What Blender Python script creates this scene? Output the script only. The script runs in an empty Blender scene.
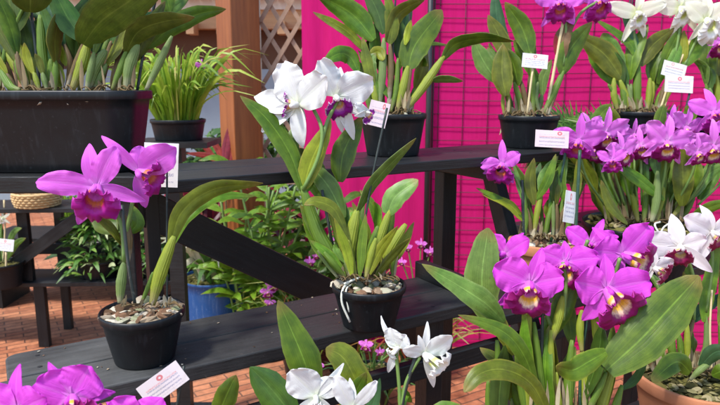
import bpy, math, random
from mathutils import Vector, Matrix, noise
R = math.radians
random.seed(7)
rnd = random.Random(11)
SC = bpy.context.scene
COL = SC.collection
F, PITCH, EYE = 623.0, R(10.5), 1.5

# ------------------------------------------------------------------ placing
def ray(px, py):
    a = (px-360)/F; b = -(py-202.5)/F
    return Vector((a, math.cos(PITCH)+b*math.sin(PITCH), -math.sin(PITCH)+b*math.cos(PITCH)))
def W(px, py, d): return Vector((0, 0, EYE)) + ray(px, py)*d
def UW(u, w, z): return Vector((.857*u-.515*w, .515*u+.857*w, z))
CAMP = Vector((0, 0, EYE))

# ------------------------------------------------------------------ materials
MATS = {}
def nt(name):
    m = bpy.data.materials.new(name); m.use_nodes = True
    t = m.node_tree; t.nodes.clear()
    out = t.nodes.new('ShaderNodeOutputMaterial')
    MATS[name] = m
    return m, t, out
def N(t, kind, **kw):
    n = t.nodes.new(kind)
    for k, v in kw.items():
        if k in n.inputs: n.inputs[k].default_value = v
        else: setattr(n, k, v)
    return n
def ramp(t, fac, stops, interp='LINEAR'):
    r = t.nodes.new('ShaderNodeValToRGB'); r.color_ramp.interpolation = interp
    el = r.color_ramp.elements
    while len(el) < len(stops): el.new(.5)
    for e, (p, c) in zip(el, stops): e.position = p; e.color = (*c, 1) if len(c) == 3 else c
    if fac is not None: t.links.new(fac, r.inputs[0])
    return r.outputs[0]
def mix(t, fac, a, b, mode='MIX'):
    n = t.nodes.new('ShaderNodeMix'); n.data_type = 'RGBA'; n.blend_type = mode
    for i, v in ((0, fac), (6, a), (7, b)):
        if isinstance(v, (int, float)): n.inputs[i].default_value = v
        elif isinstance(v, tuple): n.inputs[i].default_value = (*v, 1)
        else: t.links.new(v, n.inputs[i])
    return n.outputs[2]
def math_(t, op, a, b=0.0, c=0.0):
    n = t.nodes.new('ShaderNodeMath'); n.operation = op
    for i, v in enumerate((a, b, c)):
        if isinstance(v, (int, float)): n.inputs[i].default_value = v
        else: t.links.new(v, n.inputs[i])
    return n.outputs[0]
def coords(t, what='Object', scale=(1, 1, 1), rot=(0, 0, 0), loc=(0, 0, 0)):
    tc = t.nodes.new('ShaderNodeTexCoord'); mp = t.nodes.new('ShaderNodeMapping')
    mp.inputs['Scale'].default_value = scale; mp.inputs['Rotation'].default_value = rot; mp.inputs['Location'].default_value = loc
    t.links.new(tc.outputs[what], mp.inputs[0]); return mp.outputs[0]
def noisef(t, vec, scale, detail=3, rough=.55):
    n = N(t, 'ShaderNodeTexNoise', Scale=scale, Detail=detail, Roughness=rough)
    t.links.new(vec, n.inputs['Vector']); return n.outputs['Fac']
def bump(t, h, strength=.3, dist=.002):
    b = N(t, 'ShaderNodeBump', Strength=strength, Distance=dist)
    t.links.new(h, b.inputs['Height']); return b.outputs[0]
def finish(t, out, col, rough=.5, spec=.5, trans=0, tcol=None, nrm=None, sheen=0, roughsock=None, coat=0, sss=0):
    p = N(t, 'ShaderNodeBsdfPrincipled', Roughness=rough)
    p.inputs['Specular IOR Level'].default_value = spec
    p.inputs['Coat Weight'].default_value = coat
    if sheen: p.inputs['Sheen Weight'].default_value = sheen
    if isinstance(col, tuple): p.inputs['Base Color'].default_value = (*col, 1)
    else: t.links.new(col, p.inputs['Base Color'])
    if roughsock is not None: t.links.new(roughsock, p.inputs['Roughness'])
    if nrm is not None: t.links.new(nrm, p.inputs['Normal'])
    if trans:
        tr = t.nodes.new('ShaderNodeBsdfTranslucent')
        c = tcol if tcol is not None else col
        if isinstance(c, tuple): tr.inputs[0].default_value = (*c, 1)
        else: t.links.new(c, tr.inputs[0])
        ms = t.nodes.new('ShaderNodeMixShader'); ms.inputs[0].default_value = trans
        t.links.new(p.outputs[0], ms.inputs[1]); t.links.new(tr.outputs[0], ms.inputs[2])
        t.links.new(ms.outputs[0], out.inputs[0])
    else: t.links.new(p.outputs[0], out.inputs[0])
    return p

def leaf_mat(name, c1, c2, edge=None, trans=.28, spots=0.0, rough=.38):
    m, t, out = nt(name)
    oc = coords(t, 'Object')
    uv = t.nodes.new('ShaderNodeTexCoord').outputs['UV']
    sep = t.nodes.new('ShaderNodeSeparateXYZ'); t.links.new(uv, sep.inputs[0])
    n1 = noisef(t, oc, 28, 4)
    base = mix(t, ramp(t, n1, [(.35, (0, 0, 0)), (.68, (1, 1, 1))]), c1, c2)
    oi = t.nodes.new('ShaderNodeObjectInfo')
    hs = t.nodes.new('ShaderNodeHueSaturation')
    t.links.new(math_(t, 'MULTIPLY_ADD', oi.outputs['Random'], .03, .485), hs.inputs['Hue'])
    t.links.new(math_(t, 'MULTIPLY_ADD', oi.outputs['Random'], .5, .75), hs.inputs['Value'])
    t.links.new(base, hs.inputs['Color']); base = hs.outputs[0]
    # pale midrib and fine lengthwise veins
    ax = math_(t, 'ABSOLUTE', math_(t, 'SUBTRACT', sep.outputs[0], .5))
    mid = ramp(t, ax, [(0, (1, 1, 1)), (.03, (.0, .0, .0))])
    base = mix(t, math_(t, 'MULTIPLY', mid, .6), base, tuple(min(1, x*1.7+.02) for x in c2))
    if edge:
        ed = ramp(t, ax, [(.40, (0, 0, 0)), (.5, (1, 1, 1))])
        base = mix(t, math_(t, 'MULTIPLY', ed, .7), base, edge)
        tip = ramp(t, math_(t, 'ADD', sep.outputs[1], math_(t, 'MULTIPLY', n1, .1)), [(.9, (0, 0, 0)), (1.04, (1, 1, 1))])
        base = mix(t, math_(t, 'MULTIPLY', tip, .6), base, (.25, .16, .04))
    dk = ramp(t, noisef(t, oc, 42, 5, .7), [(.42, (0, 0, 0)), (.62, (1, 1, 1))])
    base = mix(t, math_(t, 'MULTIPLY', dk, .38), base, tuple(x*.45 for x in c1))
    n2 = noisef(t, oc, 190, 3)
    sp = ramp(t, n2, [(.64, (0, 0, 0)), (.70, (1, 1, 1))])
    base = mix(t, math_(t, 'MULTIPLY', sp, .25+spots), base, (.10, .075, .02))
    vv = t.nodes.new('ShaderNodeCombineXYZ')
    t.links.new(math_(t, 'MULTIPLY', sep.outputs[0], 22), vv.inputs[0]); t.links.new(sep.outputs[1], vv.inputs[1])
    vn = noisef(t, vv.outputs[0], 1.5, 2)
    base = mix(t, .6, base, ramp(t, vn, [(.3, (.35, .35, .35)), (.7, (.65, .65, .65))]), 'OVERLAY')
    tc = mix(t, .35, base, (.35, .5, .02))
    finish(t, out, base, rough=rough, spec=.38, trans=trans, tcol=tc, nrm=bump(t, vn, .25, .0015),
           roughsock=math_(t, 'MULTIPLY_ADD', n1, .25, rough-.1))
    return m
leaf_mat('leaf_mid', (.062, .140, .009), (.140, .245, .014), edge=(.18, .24, .03))
leaf_mat('leaf_bright', (.10, .22, .012), (.20, .35, .022), edge=(.28, .34, .04), trans=.38)
leaf_mat('leaf_deep', (.060, .100, .008), (.120, .165, .014), edge=(.12, .14, .02), trans=.3)  # darker green, with the shade of the backlit trough leaves put into the colour
leaf_mat('leaf_dark', (.034, .085, .010), (.066, .135, .015), trans=.2)
leaf_mat('leaf_olive', (.10, .125, .008), (.18, .21, .014), edge=(.26, .24, .03), spots=.3)
leaf_mat('leaf_pale', (.105, .21, .030), (.19, .32, .06), edge=(.26, .34, .10), spots=.35)
leaf_mat('leaf_yellow', (.28, .34, .015), (.40, .46, .03), edge=(.45, .38, .06), trans=.4)
leaf_mat('leaf_brown', (.15, .085, .03), (.25, .15, .05), trans=.15, rough=.6)
leaf_mat('leaf_red', (.20, .012, .015), (.34, .03, .035), trans=.3)
leaf_mat('leaf_teal', (.03, .10, .035), (.06, .16, .055), trans=.3)

def island_mat(name, stops, rough=.45, trans=.3, spec=.4):
    m, t, out = nt(name)
    g = t.nodes.new('ShaderNodeNewGeometry')
    c = ramp(t, g.outputs['Random Per Island'], stops)
    n = noisef(t, coords(t, 'Object'), 60, 2)
    c = mix(t, .3, c, ramp(t, n, [(.3, (.3, .3, .3)), (.7, (.7, .7, .7))]), 'OVERLAY')
    finish(t, out, c, rough, spec, trans, nrm=bump(t, n, .2, .002))
    return m
island_mat('grass_green', [(0, (.12, .24, .02)), (.4, (.24, .40, .03)), (.8, (.38, .50, .05)), (1, (.45, .40, .12))], trans=.45)
island_mat('grass_dry', [(0, (.10, .18, .02)), (.5, (.32, .34, .04)), (.8, (.42, .22, .05)), (1, (.45, .08, .05))], trans=.35)
island_mat('fern_green', [(0, (.02, .06, .01)), (.6, (.05, .13, .02)), (1, (.10, .2, .03))], trans=.3)
island_mat('bush_green', [(0, (.04, .11, .02)), (.5, (.09, .22, .03)), (.85, (.2, .34, .06)), (1, (.5, .55, .3))], trans=.35)
island_mat('variegated', [(0, (.05, .11, .03)), (.35, (.10, .2, .05)), (.7, (.38, .4, .24)), (1, (.55, .52, .40))], trans=.25)
island_mat('cordyline', [(0, (.05, .01, .015)), (.5, (.16, .015, .03)), (.85, (.35, .03, .05)), (1, (.30, .25, .12))], trans=.3)
island_mat('bark_chips', [(0, (.07, .04, .02)), (.3, (.17, .09, .05)), (.55, (.30, .23, .15)), (.8, (.48, .43, .34)), (1, (.10, .13, .03))], rough=.85, trans=0, spec=.2)
island_mat('dry_sheath', [(0, (.16, .10, .04)), (.5, (.34, .27, .15)), (1, (.50, .44, .30))], rough=.8, trans=.25)
island_mat('moss', [(0, (.03, .03, .012)), (.4, (.07, .06, .02)), (.7, (.13, .12, .035)), (1, (.30, .25, .14))], rough=.9, trans=0, spec=.1)

def bulb_mat(name, c1, c2, sheath):
    m, t, out = nt(name)
    uv = t.nodes.new('ShaderNodeTexCoord').outputs['UV']
    sep = t.nodes.new('ShaderNodeSeparateXYZ'); t.links.new(uv, sep.inputs[0])
    n = noisef(t, coords(t, 'Object'), 55, 4)
    c = mix(t, n, c1, c2)
    st = N(t, 'ShaderNodeTexWave', Scale=2.6, Distortion=2.2); st.bands_direction = 'X'
    t.links.new(uv, st.inputs['Vector'])
    c = mix(t, math_(t, 'MULTIPLY', math_(t, 'MULTIPLY', st.outputs['Fac'], n), .38), c, tuple(x*.5 for x in c1))
    # papery sheath on the lower half and rings at the nodes
    f = ramp(t, math_(t, 'ADD', sep.outputs[1], math_(t, 'MULTIPLY', n, .35)), [(.30, (1, 1, 1)), (.48, (0, 0, 0))])
    c = mix(t, math_(t, 'MULTIPLY', f, .75), c, sheath)
    finish(t, out, c, .5, .4, .12, nrm=bump(t, st.outputs['Fac'], .3, .002))
bulb_mat('bulb_green', (.07, .15, .012), (.15, .24, .022), (.20, .20, .07))
bulb_mat('bulb_yellow', (.16, .22, .015), (.32, .36, .03), (.30, .25, .09))
bulb_mat('bulb_brown', (.10, .07, .025), (.20, .13, .045), (.36, .32, .24))
bulb_mat('bulb_pale', (.11, .18, .04), (.20, .27, .08), (.32, .30, .18))

def petal_mat(name, c, base, tip, trans=.4, vein=None, edge=None):
    m, t, out = nt(name)
    uv = t.nodes.new('ShaderNodeTexCoord').outputs['UV']
    sep = t.nodes.new('ShaderNodeSeparateXYZ'); t.links.new(uv, sep.inputs[0])
    col = ramp(t, sep.outputs[1], [(0, base), (.22, c), (.75, c), (1, tip)])
    vv = t.nodes.new('ShaderNodeCombineXYZ')
    t.links.new(math_(t, 'MULTIPLY', sep.outputs[0], 26), vv.inputs[0]); t.links.new(math_(t, 'MULTIPLY', sep.outputs[1], 2.2), vv.inputs[1])
    vn = noisef(t, vv.outputs[0], 1.3, 3)
    if vein:
        f = ramp(t, vn, [(.42, (0, 0, 0)), (.72, (1, 1, 1))])
        col = mix(t, math_(t, 'MULTIPLY', f, .35), col, vein)
    ax = math_(t, 'ABSOLUTE', math_(t, 'SUBTRACT', sep.outputs[0], .5))
    mid = ramp(t, ax, [(0, (1, 1, 1)), (.05, (0, 0, 0))])
    col = mix(t, math_(t, 'MULTIPLY', mid, .25), col, base)
    oc = noisef(t, coords(t, 'Object'), 260, 2)
    h = math_(t, 'ADD', vn, math_(t, 'MULTIPLY', oc, .3))
    finish(t, out, col, .5, .3, trans, nrm=bump(t, h, .5, .0015), sheen=.05)
petal_mat('petal_magenta', (.77, .105, .72), (.84, .36, .80), (.72, .06, .68), vein=(.60, .03, .58), trans=.42)
petal_mat('petal_orchid', (.80, .18, .76), (.82, .36, .80), (.76, .17, .78), vein=(.60, .06, .64), trans=.42)
petal_mat('petal_mauve', (.80, .22, .76), (.86, .52, .82), (.82, .36, .80), vein=(.62, .10, .60))
petal_mat('petal_white', (.76, .77, .75), (.78, .82, .60), (.88, .87, .86), vein=(.64, .65, .62), trans=.26)
petal_mat('petal_cream', (.87, .86, .72), (.75, .80, .40), (.88, .88, .80), vein=(.76, .74, .55), trans=.38)
petal_mat('petal_blush', (.86, .82, .82), (.85, .80, .70), (.84, .72, .78), vein=(.74, .58, .66), trans=.38)

def lip_mat(name, tube, throat, mid, lobe, edge):
    m, t, out = nt(name)
    uv = t.nodes.new('ShaderNodeTexCoord').outputs['UV']
    sep = t.nodes.new('ShaderNodeSeparateXYZ'); t.links.new(uv, sep.inputs[0])
    n = noisef(t, coords(t, 'Object'), 160, 3)
    y = math_(t, 'ADD', sep.outputs[1], math_(t, 'MULTIPLY_ADD', n, .14, -.07))
    col = ramp(t, y, [(0, tube), (.28, tube), (.36, throat), (.43, throat), (.50, mid), (.57, lobe), (.95, lobe), (1, edge)])
    vv = t.nodes.new('ShaderNodeCombineXYZ')
    t.links.new(math_(t, 'MULTIPLY', sep.outputs[0], 34), vv.inputs[0]); t.links.new(sep.outputs[1], vv.inputs[1])
    vn = noisef(t, vv.outputs[0], 1.4, 2)
    col = mix(t, math_(t, 'MULTIPLY', ramp(t, vn, [(.45, (0, 0, 0)), (.65, (1, 1, 1))]), .3), col, lobe)
    finish(t, out, col, .5, .35, .22, nrm=bump(t, vn, .4, .0015), sheen=.0)
lip_mat('lip_magenta', (.70, .16, .70), (.85, .50, .04), (.85, .62, .45), (.24, .001, .12), (.50, .02, .36))
lip_mat('lip_orchid', (.74, .18, .74), (.60, .15, .03), (.34, .006, .08), (.38, .006, .26), (.55, .05, .48))
lip_mat('lip_white_magenta', (.84, .84, .80), (.80, .50, .15), (.60, .20, .45), (.26, .002, .26), (.82, .72, .80))
lip_mat('lip_white', (.85, .86, .78), (.72, .78, .22), (.84, .84, .70), (.86, .86, .82), (.88, .88, .86))
lip_mat('lip_maroon', (.80, .72, .74), (.72, .55, .20), (.45, .04, .14), (.22, .004, .06), (.70, .5, .58))

def simple(name, col, rough=.5, spec=.5, var=.25, scale=12, metal=0, bumps=.15, bscale=80, coat=0):
    m, t, out = nt(name)
    oc = coords(t, 'Object')
    n = noisef(t, oc, scale, 5)
    c = mix(t, n, tuple(x*(1-var) for x in col), tuple(min(1, x*(1+var)) for x in col))
    n2 = noisef(t, oc, bscale, 3)
    p = finish(t, out, c, rough, spec, nrm=bump(t, n2, bumps, .002), coat=coat,
               roughsock=math_(t, 'MULTIPLY_ADD', n, .3, rough-.15))
    p.inputs['Metallic'].default_value = metal
    return m
def plastic(name, col, dust, rough=.42):
    m, t, out = nt(name)
    oc = coords(t, 'Object')
    n = noisef(t, oc, 9, 6, .65); n2 = noisef(t, oc, 120, 3)
    f = ramp(t, n, [(.46, (0, 0, 0)), (.75, (1, 1, 1))])
    c = mix(t, math_(t, 'MULTIPLY', f, .45), col, dust)
    sp = ramp(t, n2, [(.64, (0, 0, 0)), (.72, (1, 1, 1))])
    c = mix(t, math_(t, 'MULTIPLY', sp, .5), c, tuple(min(1, x*2.2) for x in dust))
    dr = ramp(t, noisef(t, coords(t, 'Object', scale=(60, 60, 5)), 1.5, 4, .6), [(.55, (0, 0, 0)), (.72, (1, 1, 1))])
    c = mix(t, math_(t, 'MULTIPLY', dr, .45), c, tuple(min(1, x*1.8) for x in dust))
    finish(t, out, c, rough, .32, nrm=bump(t, n2, .08, .001), roughsock=math_(t, 'MULTIPLY_ADD', n, .35, rough-.15))
plastic('pot_black', (.005, .0065, .008), (.016, .019, .021))
plastic('pot_blue', (.012, .07, .22), (.08, .12, .2))
plastic('stake_dark', (.02, .03, .028), (.06, .06, .05))
plastic('stake_green', (.02, .06, .035), (.06, .08, .05))
simple('terracotta', (.44, .18, .09), .85, .2, .3, 14)
simple('bamboo', (.55, .44, .24), .6, .3)
simple('root_white', (.62, .62, .52), .7, .2)
simple('stem_green', (.13, .22, .05), .5, .4)
simple('stem_brown', (.12, .08, .035), .8, .2)
simple('steel_dark', (.02, .02, .022), .45, .5)
simple('wire_dark', (.018, .012, .016), .5, .4)
simple('wall_pale', (.24, .29, .33), .85, .2, .1, 2)
simple('plaster_white', (.72, .72, .68), .8, .2, .06, 2)
simple('plaster_sand', (.42, .30, .20), .85, .2, .12, 3)
simple('tray_white', (.75, .75, .74), .5, .4, .05)
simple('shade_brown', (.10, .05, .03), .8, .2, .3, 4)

def wood_black():
    m, t, out = nt('wood_black')
    oc = coords(t, 'Object', scale=(2, 26, 26))       # grain runs along local x
    oc2 = coords(t, 'Object')
    g = noisef(t, oc, 3, 6, .6); n = noisef(t, oc2, 5, 5, .6); fine = noisef(t, oc2, 140, 3)
    c = mix(t, g, (.008, .009, .0095), (.019, .0195, .020))
    wear = ramp(t, math_(t, 'ADD', math_(t, 'MULTIPLY', n, .7), math_(t, 'MULTIPLY', g, .35)), [(.52, (0, 0, 0)), (.74, (1, 1, 1))])
    c = mix(t, math_(t, 'MULTIPLY', wear, .35), c, (.044, .046, .047))
    sp = ramp(t, fine, [(.70, (0, 0, 0)), (.76, (1, 1, 1))])
    c = mix(t, math_(t, 'MULTIPLY', sp, .3), c, (.16, .14, .12))
    h = math_(t, 'ADD', g, math_(t, 'MULTIPLY', fine, .25))
    finish(t, out, c, .42, .30, nrm=bump(t, h, .5, .003), roughsock=math_(t, 'MULTIPLY_ADD', n, .3, .28))
wood_black()
def wood_worn_sunlit():
    m, t, out = nt('wood_worn_sunlit')
    oc = coords(t, 'Object', scale=(2, 26, 26)); oc2 = coords(t, 'Object')
    sep = t.nodes.new('ShaderNodeSeparateXYZ'); t.links.new(oc2, sep.inputs[0])
    g = noisef(t, oc, 3, 6, .65); n = noisef(t, oc2, 7, 5, .6); fine = noisef(t, oc2, 160, 3)
    c = mix(t, g, (.014, .014, .014), (.030, .030, .030))
    # sunlit grey painted in towards the board's left end, broken up by patchy wear
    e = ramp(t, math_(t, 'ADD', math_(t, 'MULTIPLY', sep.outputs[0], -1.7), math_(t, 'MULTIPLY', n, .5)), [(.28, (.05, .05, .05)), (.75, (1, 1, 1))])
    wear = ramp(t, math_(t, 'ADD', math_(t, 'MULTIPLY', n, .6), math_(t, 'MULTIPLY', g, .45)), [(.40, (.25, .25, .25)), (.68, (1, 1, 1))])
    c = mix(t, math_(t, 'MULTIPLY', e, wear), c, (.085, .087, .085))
    sp = ramp(t, fine, [(.68, (0, 0, 0)), (.75, (1, 1, 1))])
    c = mix(t, math_(t, 'MULTIPLY', sp, .3), c, (.22, .19, .15))
    h = math_(t, 'ADD', g, math_(t, 'MULTIPLY', fine, .25))
    finish(t, out, c, .5, .3, nrm=bump(t, h, .5, .003), roughsock=math_(t, 'MULTIPLY_ADD', n, .3, .33))
wood_worn_sunlit()
def wood_brown(name, c1, c2, sc=(18, 18, 1.2)):
    m, t, out = nt(name)
    oc = coords(t, 'Object', scale=sc)
    g = noisef(t, oc, 2.2, 6, .6); w = noisef(t, coords(t, 'Object'), 2.5, 3)
    c = mix(t, ramp(t, g, [(.3, (0, 0, 0)), (.7, (1, 1, 1))]), c1, c2)
    c = mix(t, math_(t, 'MULTIPLY', w, .3), c, tuple(x*.6 for x in c1))
    finish(t, out, c, .45, .4, nrm=bump(t, g, .3, .003))
wood_brown('wood_post', (.20, .055, .014), (.34, .11, .028))
wood_brown('wood_beam', (.50, .27, .12), (.62, .36, .18), sc=(1.2, 18, 18))
wood_brown('wood_lattice', (.32, .20, .13), (.46, .32, .22), sc=(8, 8, 8))

def fabric():
    m, t, out = nt('pink_fabric')
    oc = coords(t, 'Object')
    n = noisef(t, coords(t, 'Object', scale=(3, 3, .35)), 2.5, 4)
    c = mix(t, n, (.62, .006, .155), (.74, .010, .22))
    fn = noisef(t, coords(t, 'Object', scale=(1, 1, .08)), 90, 2)
    c = mix(t, .2, c, ramp(t, fn, [(.3, (.3, .3, .3)), (.7, (.7, .7, .7))]), 'OVERLAY')
    finish(t, out, c, .8, .15, .35, nrm=bump(t, fn, .2, .003), sheen=.2)
fabric()
def bricks():
    m, t, out = nt('brick_paving')
    v = coords(t, 'Object', scale=(1, 1, 1), rot=(0, 0, -math.atan2(.515, .857)))
    nz = noisef(t, v, 3, 3)
    wv = t.nodes.new('ShaderNodeVectorMath'); wv.operation = 'ADD'
    cmb = t.nodes.new('ShaderNodeCombineXYZ'); t.links.new(math_(t, 'MULTIPLY', noisef(t, v, 9, 2), .012), cmb.inputs[1]); t.links.new(math_(t, 'MULTIPLY', noisef(t, v, 14, 2), .010), cmb.inputs[0])
    t.links.new(v, wv.inputs[0]); t.links.new(cmb.outputs[0], wv.inputs[1])
    b = N(t, 'ShaderNodeTexBrick', Scale=1.0)
    b.inputs['Color1'].default_value = (.27, .085, .040, 1); b.inputs['Color2'].default_value = (.43, .165, .078, 1)
    b.inputs['Mortar'].default_value = (.10, .045, .028, 1)
    b.inputs['Mortar Size'].default_value = .0045; b.inputs['Mortar Smooth'].default_value = .35
    b.inputs['Brick Width'].default_value = .195; b.inputs['Row Height'].default_value = .056
    t.links.new(wv.outputs[0], b.inputs['Vector'])
    st = noisef(t, v, 22, 5, .65); big = noisef(t, v, 1.4, 4)
    c = mix(t, .65, b.outputs['Color'], ramp(t, st, [(.3, (.25, .25, .25)), (.7, (.75, .75, .75))]), 'OVERLAY')
    c = mix(t, math_(t, 'MULTIPLY', ramp(t, big, [(.4, (0, 0, 0)), (.75, (1, 1, 1))]), .22), c, (.55, .33, .22))
    h = math_(t, 'ADD', math_(t, 'MULTIPLY', b.outputs['Fac'], -1.0), math_(t, 'MULTIPLY', st, .3))
    finish(t, out, c, .85, .25, nrm=bump(t, h, .6, .006))
bricks()
def wicker():
    m, t, out = nt('wicker')
    n = noisef(t, coords(t, 'Object'), 40, 3)
    finish(t, out, mix(t, n, (.40, .24, .09), (.62, .44, .22)), .6, .3)
wicker()
def tag_mat(name, seed, ex=.52, ey=.80, rows=6.5, top=.62, red=1.0, paper=(.80, .79, .77)):
    m, t, out = nt(name)
    uv = t.nodes.new('ShaderNodeTexCoord').outputs['UV']
    sep = t.nodes.new('ShaderNodeSeparateXYZ'); t.links.new(uv, sep.inputs[0])
    x, y = sep.outputs[0], sep.outputs[1]
    cm = t.nodes.new('ShaderNodeCombineXYZ'); t.links.new(math_(t, 'MULTIPLY', x, 46), cm.inputs[0]); t.links.new(math_(t, 'MULTIPLY', y, 40), cm.inputs[1]); cm.inputs[2].default_value = seed
    n = noisef(t, cm.outputs[0], 1, 2)
    ink = ramp(t, n, [(.47, (0, 0, 0)), (.52, (1, 1, 1))])
    band = math_(t, 'FRACT', math_(t, 'MULTIPLY', y, rows))
    inb = math_(t, 'MULTIPLY', math_(t, 'GREATER_THAN', band, .30), math_(t, 'LESS_THAN', band, .72))
    mx = math_(t, 'MULTIPLY', math_(t, 'GREATER_THAN', x, .12), math_(t, 'LESS_THAN', x, .88))
    lo = math_(t, 'MULTIPLY', math_(t, 'LESS_THAN', y, top), math_(t, 'GREATER_THAN', y, .10))
    f = math_(t, 'MULTIPLY', math_(t, 'MULTIPLY', inb, mx), math_(t, 'MULTIPLY', lo, ink))
    c = mix(t, math_(t, 'MULTIPLY', f, .7), paper, (.12, .13, .30))
    # small red round emblem above the lines, with a red line beside it
    dx = math_(t, 'MULTIPLY', math_(t, 'SUBTRACT', x, ex), 1.6); dy = math_(t, 'SUBTRACT', y, ey)
    r = math_(t, 'SQRT', math_(t, 'ADD', math_(t, 'MULTIPLY', dx, dx), math_(t, 'MULTIPLY', dy, dy)))
    ring = math_(t, 'MULTIPLY', math_(t, 'LESS_THAN', r, .12), math_(t, 'GREATER_THAN', r, .045))
    dirt = ramp(t, noisef(t, coords(t, 'Object'), 55, 4), [(.5, (0, 0, 0)), (.8, (1, 1, 1))]); c = mix(t, math_(t, 'MULTIPLY', dirt, .35), c, (.45, .38, .28))
    c = mix(t, math_(t, 'MULTIPLY', ring, .75*red), c, (.65, .06, .08))
    rl = math_(t, 'MULTIPLY', math_(t, 'MULTIPLY', math_(t, 'LESS_THAN', math_(t, 'ABSOLUTE', math_(t, 'SUBTRACT', y, .62)), .035), mx), ink)
    c = mix(t, math_(t, 'MULTIPLY', rl, .6), c, (.7, .1, .12))
    finish(t, out, c, .35, .45, .15)
tag_mat('tag_paper_0', 0, .72, .84, 4.5, .75, 1.0, (.80, .66, .68))
tag_mat('tag_paper_1', 7.3, .50, .82, 7.5, .62)
tag_mat('tag_paper_2', 14.1, .40, .86, 5.5, .72, .6, (.80, .77, .72))
tag_mat('tag_paper_3', 23.0, .52, .80, 6.5, .62, 1.0, (.80, .74, .74))

# ------------------------------------------------------------------ object helpers
def tagit(o, label, cat=None, group=None, kind=None):
    o['label'] = label
    if cat: o['category'] = cat
    if group: o['group'] = group
    if kind: o['kind'] = kind
    return o
def thing(name, loc, label, cat, group=None, rz=0):
    o = bpy.data.objects.new(name, None); COL.objects.link(o)
    o.empty_display_size = .05; o.location = loc; o.rotation_euler = (0, 0, rz)
    tagit(o, label, cat, group); return o
def obj(name, verts, faces, mat, parent=None, uvs=None, smooth=True, solid=0, local=False, sub=0, off=-1):
    """world-space verts; stored relative to the parent's origin"""
    o0 = Vector((0, 0, 0))
    if parent is not None and not local: o0 = ORIG.get(parent.name, parent.location)
    me = bpy.data.meshes.new(name)
    me.from_pydata([tuple(Vector(v)-o0) for v in verts], [], faces)
    if uvs:
        ul = me.uv_layers.new(name='UVMap')
        for l in me.loops: ul.data[l.index].uv = uvs[l.vertex_index]
    me.materials.append(MATS[mat])
    if smooth: me.polygons.foreach_set('use_smooth', [True]*len(me.polygons))
    o = bpy.data.objects.new(name, me); COL.objects.link(o)
    if parent is not None:
        o.parent = parent
        ORIG[o.name] = o0
    if solid:
        s = o.modifiers.new('thick', 'SOLIDIFY'); s.thickness = solid; s.offset = off
        s = o.modifiers.new('crisp', 'EDGE_SPLIT'); s.split_angle = R(62)
    if sub:
        s = o.modifiers.new('sub', 'SUBSURF'); s.levels = sub; s.render_levels = sub
    return o
ORIG = {}
class MB:
    def __init__(s): s.v = []; s.f = []; s.u = []
    def add(s, v, f, u=None):
        n = len(s.v); s.v += [Vector(x) for x in v]; s.f += [tuple(i+n for i in q) for q in f]
        s.u += (u if u else [(0, 0)]*len(v)); return s
    def box(s, lo, hi, M=None):
        x0, y0, z0 = lo; x1, y1, z1 = hi
        v = [Vector(p) for p in ((x0,y0,z0),(x1,y0,z0),(x1,y1,z0),(x0,y1,z0),(x0,y0,z1),(x1,y0,z1),(x1,y1,z1),(x0,y1,z1))]
        if M is not None: v = [M @ p for p in v]
        return s.add(v, [(0,3,2,1),(4,5,6,7),(0,1,5,4),(1,2,6,5),(2,3,7,6),(3,0,4,7)])
    def tube(s, pts, rad, n=8, cap=True):
        pts = [Vector(p) for p in pts]; m = len(pts)
        rs = rad if isinstance(rad, (list, tuple)) else [rad]*m
        base = len(s.v); prev = None; vs = []; us = []
        for i, p in enumerate(pts):
            T = (pts[min(i+1, m-1)]-pts[max(i-1, 0)]).normalized()
            ref = prev if prev is not None else (Vector((0, 0, 1)) if abs(T.z) < .9 else Vector((1, 0, 0)))
            A = (ref - T*ref.dot(T)).normalized(); prev = A; B = T.cross(A)
            for k in range(n):
                a = 2*math.pi*k/n
                vs.append(p + (A*math.cos(a)+B*math.sin(a))*rs[i]); us.append((k/n, i/(m-1)))
        fs = [(i*n+k, i*n+(k+1) % n, (i+1)*n+(k+1) % n, (i+1)*n+k) for i in range(m-1) for k in range(n)]
        if cap: fs += [tuple(range(n-1, -1, -1)), tuple((m-1)*n+k for k in range(n))]
        return s.add(vs, fs, us)
    def build(s, name, mat, parent=None, **kw): return obj(name, s.v, s.f, mat, parent, uvs=s.u, **kw)
def spline(pts, n):
    pts = [Vector(p) for p in pts]
    if len(pts) == 2: pts = [pts[0], (pts[0]+pts[1])/2, pts[1]]
    P = [pts[0]*2-pts[1]] + pts + [pts[-1]*2-pts[-2]]
    out = []; m = len(pts)-1
    for i in range(n):
        x = i/(n-1)*m; k = min(int(x), m-1); t = x-k
        a, b, c, d = P[k:k+4]
        out.append(.5*((2*b)+(c-a)*t+(2*a-5*b+4*c-d)*t*t+(3*b-a-3*c+d)*t**3))
    return out

def pxpts(pts, D):
    return [W(p[0], p[1], D+(p[2] if len(p) > 2 else 0)) for p in pts]

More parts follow.
